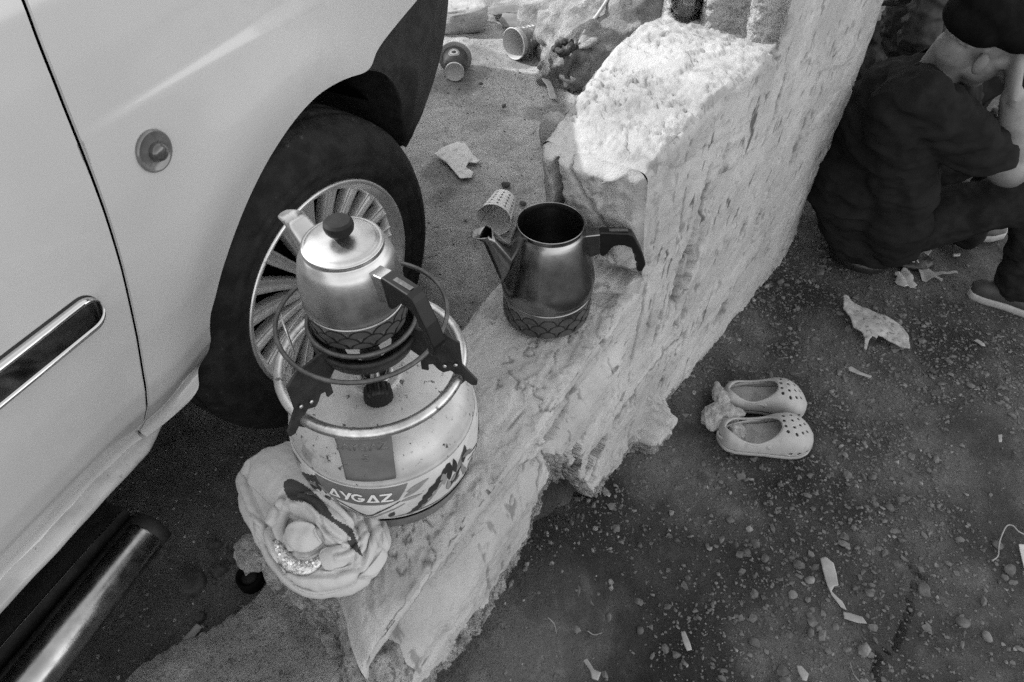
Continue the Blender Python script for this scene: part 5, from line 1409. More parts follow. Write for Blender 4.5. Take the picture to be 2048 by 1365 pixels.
scatter('gravel', 950, (-.1, 2.0), (.3, 2.4), yz, .006, .0120, M_stone, 3, dn)
scatter('gravel', 90, (-.1, 2.0), (.3, 2.4), yz, .005, .0105, M_stone2, 4, dn)
M_grit = mat('terrace_grit', .03, .10, 40, .9)
def dt(x_, y_):
    s_, p_, _ = to_sp(x_, y_); return (p_ > WT + .02) * 1.0
scatter('grit', 7000, (-1.1, .8), (.3, 3.4), tz_, .0008, .0026, M_sand, 25, dt, pw=1.6)
scatter('grit', 1500, (-1.2, .9), (.3, 3.4), tz_, .0012, .0042, M_grit, 5, dt, pw=2)
scatter('grit', 1800, (-1.2, .9), (.3, 3.4), tz_, .0010, .0036, M_sand, 6, dt, pw=2)
scatter('grit', 700, (-.9, .05), (-.2, .6), lambda x_, y_: tz_(x_, y_) , .0015, .005, M_grit, 8, dt, pw=2)
scatter('mortar_crumbs', 420, (-.02, 1.2), (.2, 2.0), yz, .003, .010, M_rubble, 7, lambda x_, y_: (lambda s_, p_, _: (p_ < .03) * np.exp(-np.clip(.02 - p_, 0, 9) / .05))(*to_sp(x_, y_)))
for i_, (a_, b_, sz) in enumerate(((1133, 1112, .016), (1215, 1235, .012), (1560, 970, .009), (1600, 1130, .015), (1620, 1160, .014), (1596, 1130, .016), (1530, 1118, .013), (1738, 1185, .013), (1727, 1300, .019), (1508, 1285, .015), (1848, 1180, .020), (1925, 1245, .018),
                                 (1975, 1275, .014), (1800, 1000, .013), (1780, 1015, .014), (1745, 955, .013), (1690, 910, .010), (2020, 1140, .018), (1995, 1090, .015), (1640, 545, .020), (1680, 515, .018), (1280, 1260, .012), (1460, 1040, .012), (1620, 1265, .012), (1585, 1190, .014), (1495, 1105, .010), (1305, 870, .014))):
    q = at_z(a_, b_, .008); zq = float(yz(np.array([q[0]]), np.array([q[1]]))[0]); q = at_z(a_, b_, zq + .004)
    o = link('stone', rock_mesh('stone', (sz, sz * .75, sz * .6), 100 + i_, M_stone if i_ % 4 else M_stone2, .16, 6, ico(2)), None, q, (0, 0, i_ * 1.7))
    tag(o, 'loose rounded stone lying on the dark yard dirt', 'stone', 'loose stones on the yard')
for i_, (a_, b_, sz) in enumerate(((1013, 370, .016), (1094, 362, .014), (1046, 408, .014), (936, 127, .013), (1008, 212, .012), (962, 168, .010))):
    q = at_z(a_, b_, TZ + .012); o = link('clod', rock_mesh('clod', (sz, sz * .7, sz * .6), 140 + i_, M_stone, .2, 5, ico(2)), None, q, (0, 0, i_ * 1.1)); tag(o, 'dark clod of earth on the sandy terrace', 'clod', 'dark clods on the terrace')
# ------------------------------------------------------------ clogs
M_eva = mat('clog_foam', .26, .32, 9, .55, bump=[(500, .05, .001)], spots=[(30, .8, .56, .7)])
M_eva_in = mat('clog_footbed', .26, .34, 14, .65, spots=[(18, .7, .5, .66)])
M_eva_d = mat('clog_shade', .10, .14, 20, .6)
def clog(label, heel, toe, side):
    heel, toe = np.array(heel), np.array(toe); d_ = toe - heel; Lc_ = np.hypot(*d_[:2])
    k = thing('clog', label, 'clog', (heel[0], heel[1], heel[2]), (0, 0, math.atan2(d_[1], d_[0])), 'pair of foam clogs')
    uk = [0, .02, .06, .15, .3, .45, .6, .72, .82, .90, .96, .99, 1.0]
    wk = np.array([.0, .025, .039, .0475, .049, .050, .056, .0610, .0610, .0530, .036, .019, .0]) * Lc_ / .27
    hk = np.array([.036, .056, .066, .066, .064, .072, .088, .086, .074, .060, .046, .036, .028])
    def W(u): return np.interp(u, np.linspace(0, 1, 200), np.convolve(np.pad(np.interp(np.linspace(0, 1, 200), uk, wk), 3, 'edge'), np.ones(7) / 7, 'valid'))
    def Hh(u): return np.interp(u, np.linspace(0, 1, 200), np.convolve(np.pad(np.interp(np.linspace(0, 1, 200), uk, hk), 5, 'edge'), np.ones(11) / 11, 'valid'))
    def cy(u): return side * .008 * np.sin(u * 3.1) - side * .004
    nu, nv = 190, 130
    t_ = np.linspace(0, 1, nu); u = .5 - .5 * np.cos(np.pi * t_); u = .6 * t_ + .4 * u
    v = np.linspace(0, np.pi, nv)
    U, V_ = np.meshgrid(u, v, indexing='ij')
    c_, s_ = np.cos(V_), np.sin(V_)
    Y = W(U) * np.sign(c_) * np.abs(c_) ** .72; Zl = .020 + (Hh(U) - .020) * np.abs(s_) ** .62
    X = U * Lc_
    G_ = np.stack([X, Y + cy(U), Zl], -1)
    F_ = grid_faces(nu, nv)
    fc = G_.reshape(-1, 3)[F_].mean(1); fu = fc[:, 0] / Lc_; fy = fc[:, 1] - cy(fu)
    op = ((fu - .325) / .290) ** 2 + (fy / (.93 * W(fu) + 1e-6)) ** 2 < 1
    holes = np.zeros(len(fc), bool)
    for (hu, hy) in ((.645, -.024), (.635, -.008), (.635, .009), (.645, .026), (.735, -.031), (.725, -.011), (.725, .011), (.735, .031), (.815, -.022), (.81, .001), (.815, .023), (.885, -.012), (.885, .013)):
        holes |= np.hypot(fc[:, 0] - hu * Lc_, fy - hy) < .0045
    for hu in (.70, .79, .875):
        for sg_ in (-1, 1):
            holes |= (np.hypot(fc[:, 0] - hu * Lc_, (fc[:, 2] - .031) * 1.4) < .0060) & (np.sign(fy) == sg_) & (np.abs(fy) > .6 * W(fu))
    keep_ = ~(op | holes)
    me = mesh_from('upper', G_.reshape(-1, 3), F_[keep_], M_eva, True)
    o = link('upper', me, k); q = o.modifiers.new('t', 'SOLIDIFY'); q.thickness = .0035; q.offset = -1
    # rolled collar round the opening
    a = np.linspace(0, 2 * np.pi, 80, endpoint=False); cu_ = .325 + .290 * np.cos(a); yy = .93 * W(cu_) * np.sin(a)
    cc = np.clip(np.abs(yy) / (W(cu_) + 1e-6), 0, 1) ** (1 / .72); zz_ = .020 + (Hh(cu_) - .020) * np.sqrt(1 - cc ** 2) ** .62
    zz_ = np.convolve(np.pad(zz_, 4, 'wrap'), np.ones(9) / 9, 'valid')
    mb = MB(); mb.tube(np.stack([cu_ * Lc_, yy + cy(cu_), zz_ + .0008], -1), .0034, 10, closed=True); mb.build('collar', M_eva, k)
    # sole
    uo = np.concatenate([u, u[::-1]]); yo = np.concatenate([W(u), -W(u[::-1])]); xo = uo * Lc_; cyo = cy(uo)
    rows = []
    for z_, sc_ in ((.0, .0), (.0, .55), (.0, .93), (.003, 1.02), (.010, 1.07), (.018, 1.07), (.0215, 1.03), (.0225, .985), (.0245, 1.0), (.028, .99)):
        lift = .006 * np.clip(uo - .8, 0, 1) * 5 * (z_ < .02)
        rows.append(np.stack([(xo - .5 * Lc_) * (sc_ if sc_ < .9 else 1 + (sc_ - 1) * .45) + .5 * Lc_, yo * sc_ + cyo, z_ + lift], -1))
    mb = MB(); mb.grid(np.array(rows), wv=True); mb.build('sole', M_eva, k)
    mb = MB(); ui = np.linspace(.02, .97, 120); vi = np.linspace(-.93, .93, 50); Ui, Vi = np.meshgrid(ui, vi, indexing='ij')
    Yi = Vi * W(Ui); rad = np.hypot((Ui - .02) * Lc_, Yi)
    Zi = .0225 + .006 * Vi ** 4 + .0007 * np.sin(rad * 2 * np.pi / .0072) * (Ui < .5) + .006 * sstep(.5, 1, Ui)
    mb.grid(np.stack([Ui * Lc_, Yi + cy(Ui), Zi], -1)); mb.build('footbed', M_eva_in, k)
    for sg_ in (-1, 1):
        u0 = .475; y0 = sg_ * (.985 * W(np.array([u0]))[0]) + float(cy(u0)); z0_ = .047
        mb = MB(); Mx = Matrix.Translation((u0 * Lc_, y0 - sg_ * .001, z0_)) @ Matrix.Rotation(R(-90 * sg_ + 12 * sg_), 4, 'X')
        mb.lathe([(.0001, -.003), (.0085, -.003), (.0088, .001), (.0075, .0035), (.004, .0045), (.0001, .005)], 24, 0, Mx); mb.build('rivet', M_eva, k)
    us_ = np.linspace(0, np.pi, 30)
    path = np.stack([Lc_ * (.475 - .50 * np.sin(us_)), .0415 * np.cos(us_) * (1 - .12 * np.sin(us_)) + cy(.3), .047 - .012 * np.sin(us_)], -1)
    mb = MB(); mb.tube(path, .0032, 10, flat=2.0); mb.build('heel_strap', M_eva, k)
    return k
h1, t1 = at_z(1434, 882, .012), at_z(1617, 884, .012)
h2, t2 = at_z(1442, 802, .012), at_z(1604, 818, .012)
clog('pale foam clog nearest the camera, its toe pointing right, plastic bag at its heel', h1, t1, -1)
clog('pale foam clog lying nearer the wall, behind its mate and slightly turned', h2, t2, 1)
M_bag = mat('thin_plastic', .36, .44, 30, .35, trans=.3, bump=[(60, .5, .006), (160, .4, .003)])
bag = thing('plastic_bag', 'crumpled thin plastic bag tucked over the heels of the two clogs', 'plastic bag')
def blob(px, z, r_, seed, name, par, m_, squash=.7, amp=.22, fr=1.2):
    p = at_z(*px, z); V = I4[0].copy(); q = V * fr + seed
    V = V * (1 + amp * fbm(q[:, 0], q[:, 1], q[:, 2], 3, seed) + .12 * np.abs(fbm(q[:, 0] * 3, q[:, 1] * 3, q[:, 2] * 3, 2, seed + 2)))[:, None]
    V = V * np.array(r_) + p
    return V
mb = MB()
for px, z, r_, sd in (((1428, 840), .035, (.034, .045, .032), 61), ((1442, 800), .050, (.024, .035, .025), 62), ((1462, 826), .055, (.034, .028, .016), 63), ((1474, 862), .048, (.022, .034, .016), 64), ((1435, 782), .050, (.014, .030, .022), 65)):
    mb.add(blob(px, z, r_, sd, '', None, None), I4[1])
remeshed('bag_film', mb, M_bag, .003, 3, bag, disp=lambda co, no: -.007 * np.abs(fbm(co[:, 0] * 34, co[:, 1] * 34, co[:, 2] * 34, 3, 9)))

# ------------------------------------------------------------ litter in the yard
yz0 = lambda px, py: float(yz(*[np.array([c]) for c in at_z(px, py, .0)[:2]])[0])
scrap('torn_carton', 'long torn pale carton piece, speckled, between the clogs and the seated man', [(1684, 596), (1692, 594), (1700, 606), (1712, 613), (1735, 622), (1760, 638), (1785, 650), (1800, 662), (1812, 680), (1815, 705), (1802, 702), (1780, 690), (1762, 680), (1752, 678), (1750, 682), (1742, 678), (1736, 684), (1733, 700), (1728, 697), (1728, 682), (1722, 668), (1706, 656), (1698, 640), (1684, 622)], .012, M_card_pale, 'cardboard', .010, .012, seed=12, thick=.006, warp=lambda V: .010 * np.cos((V[:, 0] * .6 + V[:, 1] * .8) * 16))
scrap('paper_scrap', 'crumpled pale paper scrap in front of the seated man', [(1787, 548), (1798, 546), (1806, 537), (1818, 541), (1818, 552), (1824, 556), (1823, 568), (1831, 576), (1825, 581), (1814, 577), (1806, 579), (1788, 567), (1792, 556), (1787, 552)], .01, M_paper, 'paper', .006, seed=13, warp=lambda V: .008 * np.abs(np.sin(V[:, 0] * 90)))
scrap('paper_scrap', 'grey crumpled wrapper with a long tail right of the pale scrap', [(1833, 545), (1846, 535), (1858, 543), (1870, 547), (1890, 546), (1912, 545), (1915, 549), (1890, 551), (1872, 553), (1884, 562), (1882, 567), (1866, 559), (1850, 566), (1842, 564)], .01, M_card, 'paper', .008, seed=14, warp=lambda V: .006 * np.abs(np.sin(V[:, 0] * 70)))
scrap('paper_scrap', 'small triangular paper corner beside the dark bag under the man', [(1832, 507), (1850, 503), (1866, 498), (1862, 505), (1854, 515), (1846, 513)], .03, M_card, 'paper', .004, seed=15)
scrap('cigarette_end', 'short white cigarette end beside the man\'s tucked shoe', [(1905, 510), (1919, 508), (1920, 512), (1906, 514)], .01, M_paper, 'cigarette end', .004, seed=16, thick=.006)
scrap('plastic_strip', 'long translucent plastic strip near the pile of pebbles', [(1640, 1118), (1650, 1115), (1666, 1128), (1672, 1150), (1676, 1172), (1668, 1174), (1662, 1184), (1684, 1205), (1692, 1222), (1680, 1216), (1662, 1192), (1652, 1168), (1644, 1140)], .01, mat('film', .18, .26, 20, .4), 'plastic', .004, seed=17)
scrap('paper_strip', 'short pale strip touching the end of the plastic strip', [(1686, 1224), (1700, 1226), (1725, 1234), (1734, 1248), (1716, 1246), (1688, 1238)], .01, mat('strip_paper', .18, .24, 20, .8), 'paper', .003, seed=18)
scrap('paper_strip', 'bent pale strip at the lower edge beside the pebbles', [(1362, 1264), (1370, 1262), (1380, 1285), (1384, 1300), (1374, 1302), (1366, 1284)], .01, M_card, 'paper', .003, seed=19)
scrap('paper_strip', 'folded strip of plastic at the bottom edge of the picture', [(1164, 1320), (1174, 1318), (1188, 1340), (1202, 1346), (1196, 1362), (1184, 1358), (1180, 1342)], .05, M_card, 'paper', .004, seed=20)
scrap('paper_scrap', 'pale torn card chip below the two-tone strips', [(1592, 1332), (1602, 1334), (1616, 1350), (1612, 1364), (1604, 1362), (1594, 1344)], .01, M_card, 'cardboard', .004, seed=21)
scrap('paper_scrap', 'pale card half out of the picture at the right edge', [(2038, 1088), (2060, 1090), (2070, 1140), (2048, 1138)], .01, M_paper, 'cardboard', .004, seed=22)
scrap('paper_strip', 'thin pale sliver right of the speckled carton piece', [(1947, 682), (1953, 679), (1968, 688), (1970, 694), (1963, 693)], .01, M_card, 'paper', .003, seed=23)
scrap('paper_strip', 'dull sliver of plastic above the clogs', [(1697, 735), (1702, 732), (1722, 744), (1744, 752), (1742, 756), (1716, 748), (1698, 741)], .01, M_card, 'plastic', .003, seed=24)
scrap('paper_strip', 'tiny white chip of card right of the far clog', [(1996, 870), (2004, 869), (2004, 884), (1998, 884)], .01, M_card, 'paper', .003, seed=25)
st_ = thing('string', 'thin pale string curling on the dirt at the right edge', 'string')
mb = MB(); mb.tube(smooth_path([at_z(a_, b_, .012) for a_, b_ in ((1984, 1122), (1996, 1112), (1998, 1090), (2004, 1070), (2014, 1052), (2026, 1052), (2038, 1064), (2056, 1072))], 50), .0017, 6); mb.build('strand', M_card, st_)
for i_, pts in enumerate((((1095, 1235), (1108, 1248), (1113, 1268)), ((1700, 1325), (1708, 1350), (1722, 1366)), ((1175, 1262), (1188, 1270), (1204, 1266)))):
    mb = MB(); mb.tube(smooth_path([at_z(a_, b_, yz0(a_, b_) + .008) for a_, b_ in pts], 14), .0011, 5); o = mb.build('twig', M_stone2); tag(o, ('thin dry stalk left of the bent pale strip', 'thin dry stalk near the bottom right corner stones', 'short dry twig in the damp soil close under the wall')[i_], 'twig', 'dry stalks on the yard')

# ------------------------------------------------------------ people
M_skin = mat('skin', .115, .165, 18, .55, bump=[(200, .15, .002), (45, .2, .004)], spots=[(30, .8, .55, .68)])
M_shirt = mat('black_shirt', .010, .016, 10, .95, spec=.08, bump=[(600, .1, .001)], sheen=0)
M_trouser = mat('dark_trousers', .010, .018, 20, .95, spec=.1, bump=[(400, .15, .001)])
M_cap = mat('black_wool', .005, .008, 30, .95, spec=.05, bump=[(400, .4, .002)])
M_shoe = mat('dark_shoe', .02, .03, 20, .6)
M_sole = mat('pale_sole', .24, .34, 20, .6, spots=[(40, .75, .55, .66)])
M_hair = mat('grey_hair', .12, .26, 120, .8)
def ell(mb, c, r_, rot=(0, 0, 0), sub=I4):
    Mx = Matrix.Translation(Vector(c)) @ Vector((0, 0, 0)).to_track_quat('Z', 'Y').to_matrix().to_4x4() if 0 else Matrix.Translation(Vector(c)) @ (Matrix.Rotation(rot[2], 4, 'Z') @ Matrix.Rotation(rot[1], 4, 'Y') @ Matrix.Rotation(rot[0], 4, 'X'))
    mb.add(xf(Mx, sub[0] * np.array(r_)), sub[1])
def folds(fr, amp, seed, stretch=(1, 1, 1)):
    def g(co, no):
        x, y, z = co[:, 0] * stretch[0] * fr, co[:, 1] * stretch[1] * fr, co[:, 2] * stretch[2] * fr
        a_ = fbm(x, y, z, 3, seed); return amp * (np.abs(a_) * -1.6 + .4)
    return g
man = thing('person', 'seated man in black polo shirt and flat cap, forehead in his hand', 'person', (1.2, 1.85, 0))
man_at = Vector((1.2, 1.85, 0))
def built(o):
    o.location = -man_at if o.parent == man else o.location; return o
HD = at_y(1966, 78, 1.80)            # centre of the head
NK = at_y(1880, 140, 1.84)
SH_R, SH_L = at_y(1856, 205, 1.68), np.array([1.33, 2.04, .64])
EL_R = at_y(2020, 345, 1.65); HA_R = at_y(2026, 178, 1.69)
PEL = np.array([1.20, 1.86, .17])
KN_R = at_y(2085, 385, 1.67); AN_R = at_z(2040, 575, .09)
EL_L = at_y(1925, 262, 2.08); HA_L = at_y(2012, 232, 2.00)
# body: one continuous skin with head, neck, arms and hands
mb = MB()
face_dir = np.array([.90, -.14, -.38]); face_dir /= np.linalg.norm(face_dir)
up_h = np.array([.30, -.05, .95]); up_h -= face_dir * (up_h @ face_dir); up_h /= np.linalg.norm(up_h); side_h = np.cross(up_h, face_dir)
Hm = Matrix(((face_dir[0], side_h[0], up_h[0], HD[0]), (face_dir[1], side_h[1], up_h[1], HD[1]), (face_dir[2], side_h[2], up_h[2], HD[2]), (0, 0, 0, 1)))
if side_h @ np.cross(up_h, face_dir) < 0: pass
def hp(a_, b_, c_): return np.array(Hm @ Vector((a_, b_, c_)))
def hell(c_, r_):  mb.add(xf(Hm @ Matrix.Translation(c_), I4[0] * np.array(r_)), I4[1])
hell((-.012, 0, .022), (.098, .076, .088)); hell((.040, 0, -.035), (.058, .060, .075)); hell((.060, 0, -.085), (.030, .034, .026)); hell((.03, 0, -.07), (.055, .056, .030))
limb(mb, [hp(.085, 0, .010), hp(.106, 0, -.030)], [.010, .015], 12, 6)             # nose
hell((.088, .0, -.052), (.012, .024, .009)); hell((.085, 0, .022), (.016, .058, .012))   # lips, brow
for sg_ in (-1, 1):
    mb.add(xf(Hm @ Matrix.Translation((-.004, sg_ * .086, -.034)) @ Matrix.Rotation(sg_ * R(28), 4, 'Z') @ Matrix.Rotation(R(-14), 4, 'Y'), I4[0] * np.array([.017, .007, .030])), I4[1])
    hell((.055, sg_ * .048, -.018), (.024, .018, .020))
limb(mb, [NK + [-.02, 0, -.10], NK, hp(-.035, 0, -.045)], [.062, .058, .060])
for (S_, E_, W_) in ((SH_R, EL_R, HA_R), (SH_L, EL_L, HA_L)):
    limb(mb, [S_, (S_ + E_) / 2, E_], [.055, .050, .046]); mid_ = E_ + (W_ - E_) * .35
    limb(mb, [E_, mid_, E_ + (W_ - E_) * .92], [.040, .040, .030], flat=.92)
def hand(Wp, direc, palm_n, curl, thumb_side, scale=1.0):
    d_ = np.array(direc, float); d_ /= np.linalg.norm(d_); n_ = np.array(palm_n, float); n_ -= d_ * (n_ @ d_); n_ /= np.linalg.norm(n_); s_ = np.cross(d_, n_)
    limb(mb, [Wp - d_ * .02, Wp + d_ * .03, Wp + d_ * .082], [.030 * scale, .037 * scale, .041 * scale], 18, 12, flat=.50, up=n_)
    for k_, (off, ln) in enumerate(((-.029, .068), (-.010, .078), (.010, .074), (.029, .060))):
        p0 = Wp + d_ * .082 + s_ * off * scale; P_ = [Wp + d_ * .05 + s_ * off * scale * .9, p0]; a_ = 0
        for seg_ in (.45, .32, .23):
            a_ += curl; P_.append(P_[-1] + (d_ * math.cos(a_) + n_ * math.sin(a_) + s_ * off * 1.2) * ln * seg_ * scale)
        limb(mb, P_, [.0088 * scale, .0090 * scale, .0088 * scale, .0080 * scale, .0070 * scale], 12, 16)
    ts = thumb_side; P_ = [Wp + d_ * .018 + s_ * ts * .018, Wp + d_ * .042 + s_ * ts * .040 + n_ * .010, Wp + d_ * .068 + s_ * ts * .050 + n_ * .020, Wp + d_ * .088 + s_ * ts * .048 + n_ * .026]
    limb(mb, P_, [.013, .012, .0105, .0085], 12, 12)
fh = hp(.085, -.02, .035)
hand(HA_R, fh - HA_R + np.array([-.015, .02, .02]), np.array([-.75, .45, .1]), .30, -1)
hand(HA_L, np.array([.75, -.35, -.25]), np.array([-.2, -.5, -.8]), .35, 1)
# trunk and legs under the clothes
ell(mb, PEL, (.14, .16, .11)); limb(mb, [PEL, np.array([1.14, 1.87, .38]), np.array([1.17, 1.87, .56]), NK + [-.03, 0, -.06]], [.12, .125, .12, .06])
limb(mb, [SH_R, NK + [-.02, 0, -.05], SH_L], [.05, .06, .05])
limb(mb, [PEL + [.03, -.08, 0], KN_R], [.075, .052]); limb(mb, [KN_R, AN_R + [0, 0, -.03]], [.05, .034])
AN_L = at_z(1925, 480, .06); KN_L = np.array([1.66, 2.02, .44])
limb(mb, [PEL + [.03, .08, 0], KN_L], [.075, .052]); limb(mb, [KN_L, AN_L], [.05, .034])
built(remeshed('body', mb, M_skin, .0052, 3, man))
# shirt
mb = MB()
ell(mb, PEL + [-.02, .0, .03], (.155, .185, .13)); ell(mb, (1.105, 1.87, .34), (.145, .185, .17)); ell(mb, (1.13, 1.87, .50), (.145, .20, .15)); ell(mb, (1.16, 1.87, .60), (.125, .18, .10), (0, R(12), 0))
limb(mb, [SH_R + [-.01, .02, -.01], NK + [-.045, .0, -.055], SH_L + [-.01, -.02, -.01]], [.074, .080, .074])
limb(mb, [SH_R + [-.01, .01, 0], SH_R + (EL_R - SH_R) * .5 + [0, 0, -.01], SH_R + (EL_R - SH_R) * .76], [.078, .078, .066])
limb(mb, [SH_L, SH_L + (EL_L - SH_L) * .85], [.075, .068])
limb(mb, [SH_R + [-.03, .05, -.05], np.array([1.16, 1.72, .42]), np.array([1.22, 1.72, .22])], [.09, .10, .10])
def shirt_disp(co, no):
    x, y, z = co[:, 0], co[:, 1], co[:, 2]
    r_ = np.hypot(x - SH_R[0], z - SH_R[2])
    g = fbm(x * 9 + z * 5, y * 7, z * 16 - x * 6, 3, 33)
    dr_ = np.sin(r_ * 60 + 2.5 * fbm(x * 6, y * 6, z * 6, 2, 5)) * np.exp(-((z - .27) / .12) ** 2)
    return -.020 * np.abs(g) + .007 * dr_ + .006
built(remeshed('shirt', mb, M_shirt, .007, 8, man, disp=shirt_disp))
# collar and buttoned yoke edge
mb = MB(); al = np.linspace(-.2, 4.9, 40); ax = (hp(-.03, 0, -.05) - NK); ax /= np.linalg.norm(ax)
e1_ = np.cross(ax, [0, 0, 1.0]); e1_ /= np.linalg.norm(e1_); e2_ = np.cross(ax, e1_)
G_ = []
for k_, (r_, h_) in enumerate(((.064, .030), (.068, .033), (.075, .020), (.084, .002), (.092, -.018), (.090, -.020))):
    G_.append([NK + ax * (h_ - .02) + (e1_ * math.cos(a_) + e2_ * math.sin(a_)) * (r_ + (.006 * math.sin(a_ * 2) if k_ > 2 else 0)) for a_ in al])
mb.grid(np.array(G_)); built(mb.build('collar', M_shirt, man, solid=.002))
# cap: soft crown bulging over a short brim
mb = MB()
mb.add(xf(Hm @ Matrix.Translation((-.006, 0, .062)) @ Matrix.Rotation(R(4), 4, 'Y'), I4[0] * np.array([.138, .116, .064])), I4[1])
mb.add(xf(Hm @ Matrix.Translation((-.052, 0, .034)) @ Matrix.Rotation(R(-10), 4, 'Y'), I4[0] * np.array([.086, .104, .062])), I4[1])
mb.add(xf(Hm @ Matrix.Translation((.105, 0, .040)) @ Matrix.Rotation(R(14), 4, 'Y'), I4[0] * np.array([.062, .078, .010])), I4[1])
built(remeshed('cap', mb, M_cap, .005, 6, man, disp=lambda co, no: .003 * fbm(co[:, 0] * 18, co[:, 1] * 18, co[:, 2] * 18, 3, 4)))
mb = MB(); mb.add(xf(Hm @ Matrix.Translation((-.038, 0, -.004)), I4[0] * np.array([.066, .068, .040])), I4[1]); built(mb.build('hair', M_hair, man))
# trousers
mb = MB(); ell(mb, PEL + [.02, 0, -.01], (.165, .185, .12))
limb(mb, [PEL + [.02, -.09, .02], PEL + (KN_R - PEL) * .5 + [0, -.03, .0], KN_R + [.0, 0, -.01]], [.10, .088, .072]); limb(mb, [KN_R + [.01, 0, -.02], (KN_R + AN_R) / 2, AN_R + [.0, .01, -.005]], [.070, .062, .068])
limb(mb, [PEL + [.02, .09, .02], KN_L], [.10, .072]); limb(mb, [KN_L, AN_L + [0, 0, .03]], [.068, .060])
built(remeshed('trousers', mb, M_trouser, .007, 6, man, disp=folds(11, .008, 53, (1, 1, 1.5))))
# shoes: dark upper on a pale rolled sole
def shoe(heel, toe, nm='shoe'):
    heel, toe = np.array(heel), np.array(toe); d_ = toe - heel; L_ = np.linalg.norm(d_[:2]); a_ = math.atan2(d_[1], d_[0])
    Mx = Matrix.Translation(Vector(heel)) @ Matrix.Rotation(a_, 4, 'Z')
    m2 = MB(); uu = np.linspace(0, 1, 30); wd = np.interp(uu, [0, .04, .15, .4, .7, .9, 1], [.008, .028, .036, .034, .046, .034, .006])
    prof_o = np.concatenate([np.stack([uu * L_, wd], -1), np.stack([uu[::-1] * L_, -wd[::-1]], -1)])
    rows = [np.concatenate([prof_o * [1, s_] + [0, 0], np.full((60, 1), z_)], 1) for z_, s_ in ((.002, .01), (.002, .96), (.010, 1.08), (.024, 1.06), (.030, .95), (.032, .01))]
    m2.add(xf(Mx, np.array(rows).reshape(-1, 3)), grid_faces(6, 60, False, True)); so = built(m2.build('shoe_sole', M_sole, man))
    m2 = MB(); hh = np.interp(uu, [0, .1, .3, .45, .7, .92, 1], [.055, .072, .078, .070, .050, .036, .028])
    G_ = [[(u_ * L_, w_ * math.cos(v_) * .96, .026 + (h_ - .026) * abs(math.sin(v_)) ** .7) for v_ in np.linspace(0, math.pi, 20)] for u_, w_, h_ in zip(uu, wd, hh)]
    m2.add(xf(Mx, np.array(G_).reshape(-1, 3)), grid_faces(30, 20)); built(m2.build('shoe_upper', M_shoe, man))
hl = at_z(1932, 588, .012); shoe(hl, hl + np.array([.245, -.130, 0]))
hl = at_z(1872, 478, .02); shoe(hl, hl + np.array([.26, .03, 0]))
# wrist watch
wp = EL_L + (HA_L - EL_L) * .93; dw = (HA_L - EL_L) / np.linalg.norm(HA_L - EL_L)
mb = MB(); mb.lathe([(.0285, -.009), (.0305, -.008), (.0305, .008), (.0285, .009)], 28, 0, Matrix.Translation(Vector(wp)) @ aim(dw))
for j in range(14):
    a_ = j / 14 * 6.283; mb.box((0, 0, 0), (.004, .010, .014), 0, Matrix.Translation(Vector(wp)) @ aim(dw) @ Matrix.Rotation(a_, 4, 'Z') @ Matrix.Translation((.0315, 0, 0)))
built(mb.build('watch_strap', M_chrome, man))
# the black carrier bag he sits on
M_blackbag = mat('black_film', .012, .018, 20, .35, bump=[(50, .5, .006)])
bb = thing('carrier_bag', 'black carrier bag with white capital letters squashed under the seated man', 'bag')
mb = MB(); ell(mb, (1.24, 1.88, .035), (.11, .12, .05)); ell(mb, np.append(at_z(1822, 516, .03)[:2], .022), (.075, .055, .024), (0, 0, -.3)); ell(mb, np.append(at_z(1780, 500, .03)[:2], .022), (.08, .06, .03), (0, 0, -.3))
remeshed('film', mb, M_blackbag, .006, 3, bb, disp=lambda co, no: .006 * np.abs(fbm(co[:, 0] * 20, co[:, 1] * 20, co[:, 2] * 20, 3, 14)))
V, Fx = text_mesh('LVIA', .030)
la, lb = at_z(1802, 518, .054), at_z(1836, 522, .048)
ex = (lb - la) / np.linalg.norm(lb - la); ez = np.array([0, -.55, .83]); ez -= ex * (ez @ ex); ez /= np.linalg.norm(ez); ey = np.cross(ez, ex)
mb = MB(); mb.add((la + lb) / 2 + V[:, :1] * ex + V[:, 1:2] * ey + ez * .006, Fx); mb.build('lettering', mat('bag_print', .30, None, 5, .6), bb, fix=False)

# second man sitting further back: only his dark sleeve shows past the first man's cap
man2 = thing('person', 'second person further back in a dark long-sleeved jacket, only the bent arm showing', 'person', (2.0, 2.9, 0))
man_at2 = Vector((2.0, 2.9, 0))
SH2, EL2, HA2 = at_y(1925, -150, 2.45), at_y(1832, 70, 2.40), at_y(1905, 118, 2.30)
mb = MB(); limb(mb, [SH2, (SH2 + EL2) / 2, EL2], [.075, .068, .060]); limb(mb, [EL2, HA2], [.060, .046])
T2 = SH2 + np.array([.14, .16, -.10]); ell(mb, T2, (.20, .22, .24)); ell(mb, T2 + [.02, .03, -.25], (.18, .20, .22))
o = remeshed('jacket', mb, mat('dark_jacket', .020, .030, 12, .85), .008, 6, man2, disp=folds(14, .014, 63, (1, 1, 1.6))); o.location = -man_at2
mb = MB(); limb(mb, [T2 + [0, 0, .15], T2 + [.03, -.02, .34]], [.06, .055]); ell(mb, T2 + [.05, -.03, .42], (.09, .078, .115)); limb(mb, [HA2, HA2 + [.10, -.06, .0]], [.03, .024])
limb(mb, [T2 + [.14, -.04, .40], T2 + [.155, -.045, .375]], [.010, .014], 10, 5)
o = remeshed('body', mb, M_skin, .007, 4, man2); o.location = -man_at2
mb = MB(); ell(mb, T2 + [.035, -.01, .46], (.096, .086, .095)); o = remeshed('hair', mb, M_hair, .008, 3, man2); o.location = -man_at2
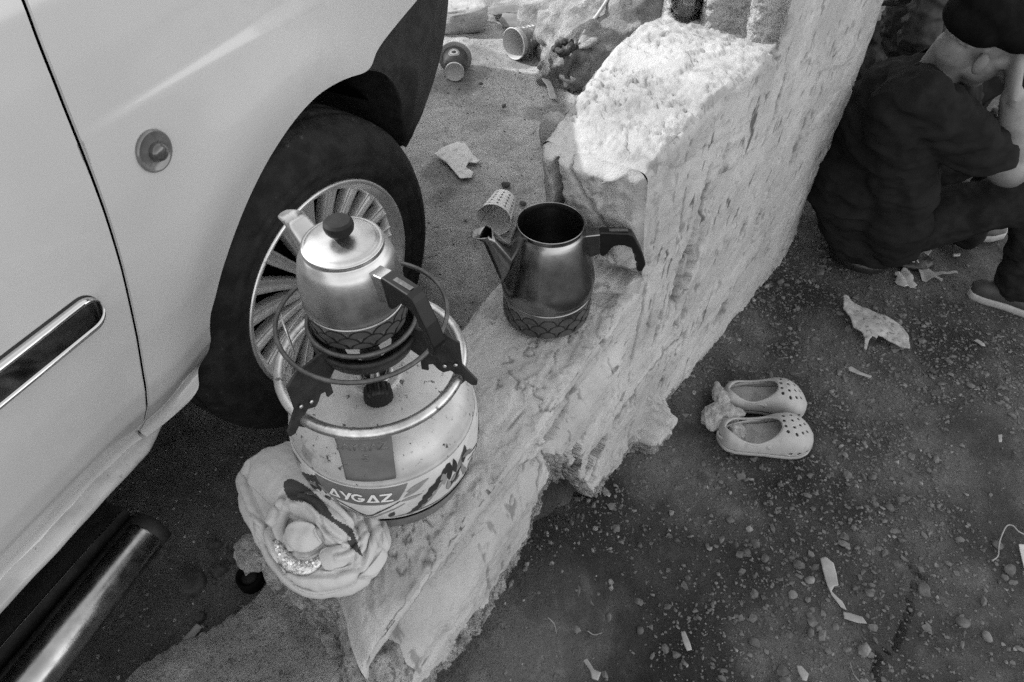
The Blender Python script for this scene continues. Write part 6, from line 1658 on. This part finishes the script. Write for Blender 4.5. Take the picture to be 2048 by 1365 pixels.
mb = MB(); b2 = T2 + np.array([.0, .05, -.42]); b2[2] = .12; ell(mb, b2, (.19, .21, .13)); limb(mb, [b2 + [0, -.1, .05], b2 + [.42, -.12, .30]], [.10, .07]); limb(mb, [b2 + [.42, -.12, .30], b2 + [.46, -.12, -.04]], [.07, .06]); limb(mb, [b2 + [0, .1, .05], b2 + [.42, .14, .30]], [.10, .07]); limb(mb, [b2 + [.42, .14, .30], b2 + [.46, .14, -.04]], [.07, .06])
o = remeshed('trousers', mb, M_trouser, .010, 5, man2, disp=folds(11, .01, 73)); o.location = -man_at2
# woven sack, dark bag and a slipper behind the wall corner
M_weave = mat('woven_sack', .30, .40, 90, .85, bump=[(200, .5, .003)], spots=[(140, .6, .55, .62)])
sp0 = at_z(1780, 40, .25)
mb = MB(); V = np.sign(I5[0]) * np.abs(I5[0]) ** .45; V = V / np.abs(V).max(); V = V * np.array([.30, .22, .30]) + np.array([sp0[0] + .04, sp0[1] + .2, .27]); mb.add(V, I5[1])
sk = thing('woven_sack', 'full pale woven sack standing behind the wall corner', 'sack')
o = remeshed('sack_cloth', mb, M_weave, .012, 3, sk, disp=lambda co, no: .014 * fbm(co[:, 0] * 6, co[:, 1] * 6, co[:, 2] * 6, 3, 44) + .003 * np.sin(co[:, 2] * 300) * (np.abs(no[:, 2]) < .6))
mb = MB(); mb.tube([(sp0[0] - .12, sp0[1] - .03, .565), (sp0[0] + .16, sp0[1] - .03, .57)], .006, 8); mb.build('hem', M_weave, sk)
q = at_z(1742, 118, .10); db_ = thing('dark_bag', 'slumped black cloth bag in front of the woven sack', 'bag')
mb = MB(); ell(mb, q + [.0, .05, .02], (.14, .12, .13)); ell(mb, q + [.10, .02, .03], (.09, .08, .08)); ell(mb, q + [-.05, -.08, -.02], (.10, .10, .10))
remeshed('bag_cloth', mb, mat('black_cloth', .010, .02, 12, .8), .008, 3, db_, disp=folds(14, .014, 83))
q = at_z(1762, 2, .60); sl_ = thing('sandal', 'dark sandal lying on top of the woven sack', 'sandal')
mb = MB(); mb.box((0, 0, 0), (.12, .06, .018), 0, Matrix.Translation(Vector(q))); mb.build('sole', M_shoe, sl_, bevel=.006, smooth=False)
mb = MB(); mb.tube([q + [.03, -.03, .0], q + [.03, 0, .03], q + [.03, .03, 0]], .006, 8); mb.build('strap', M_shoe, sl_)
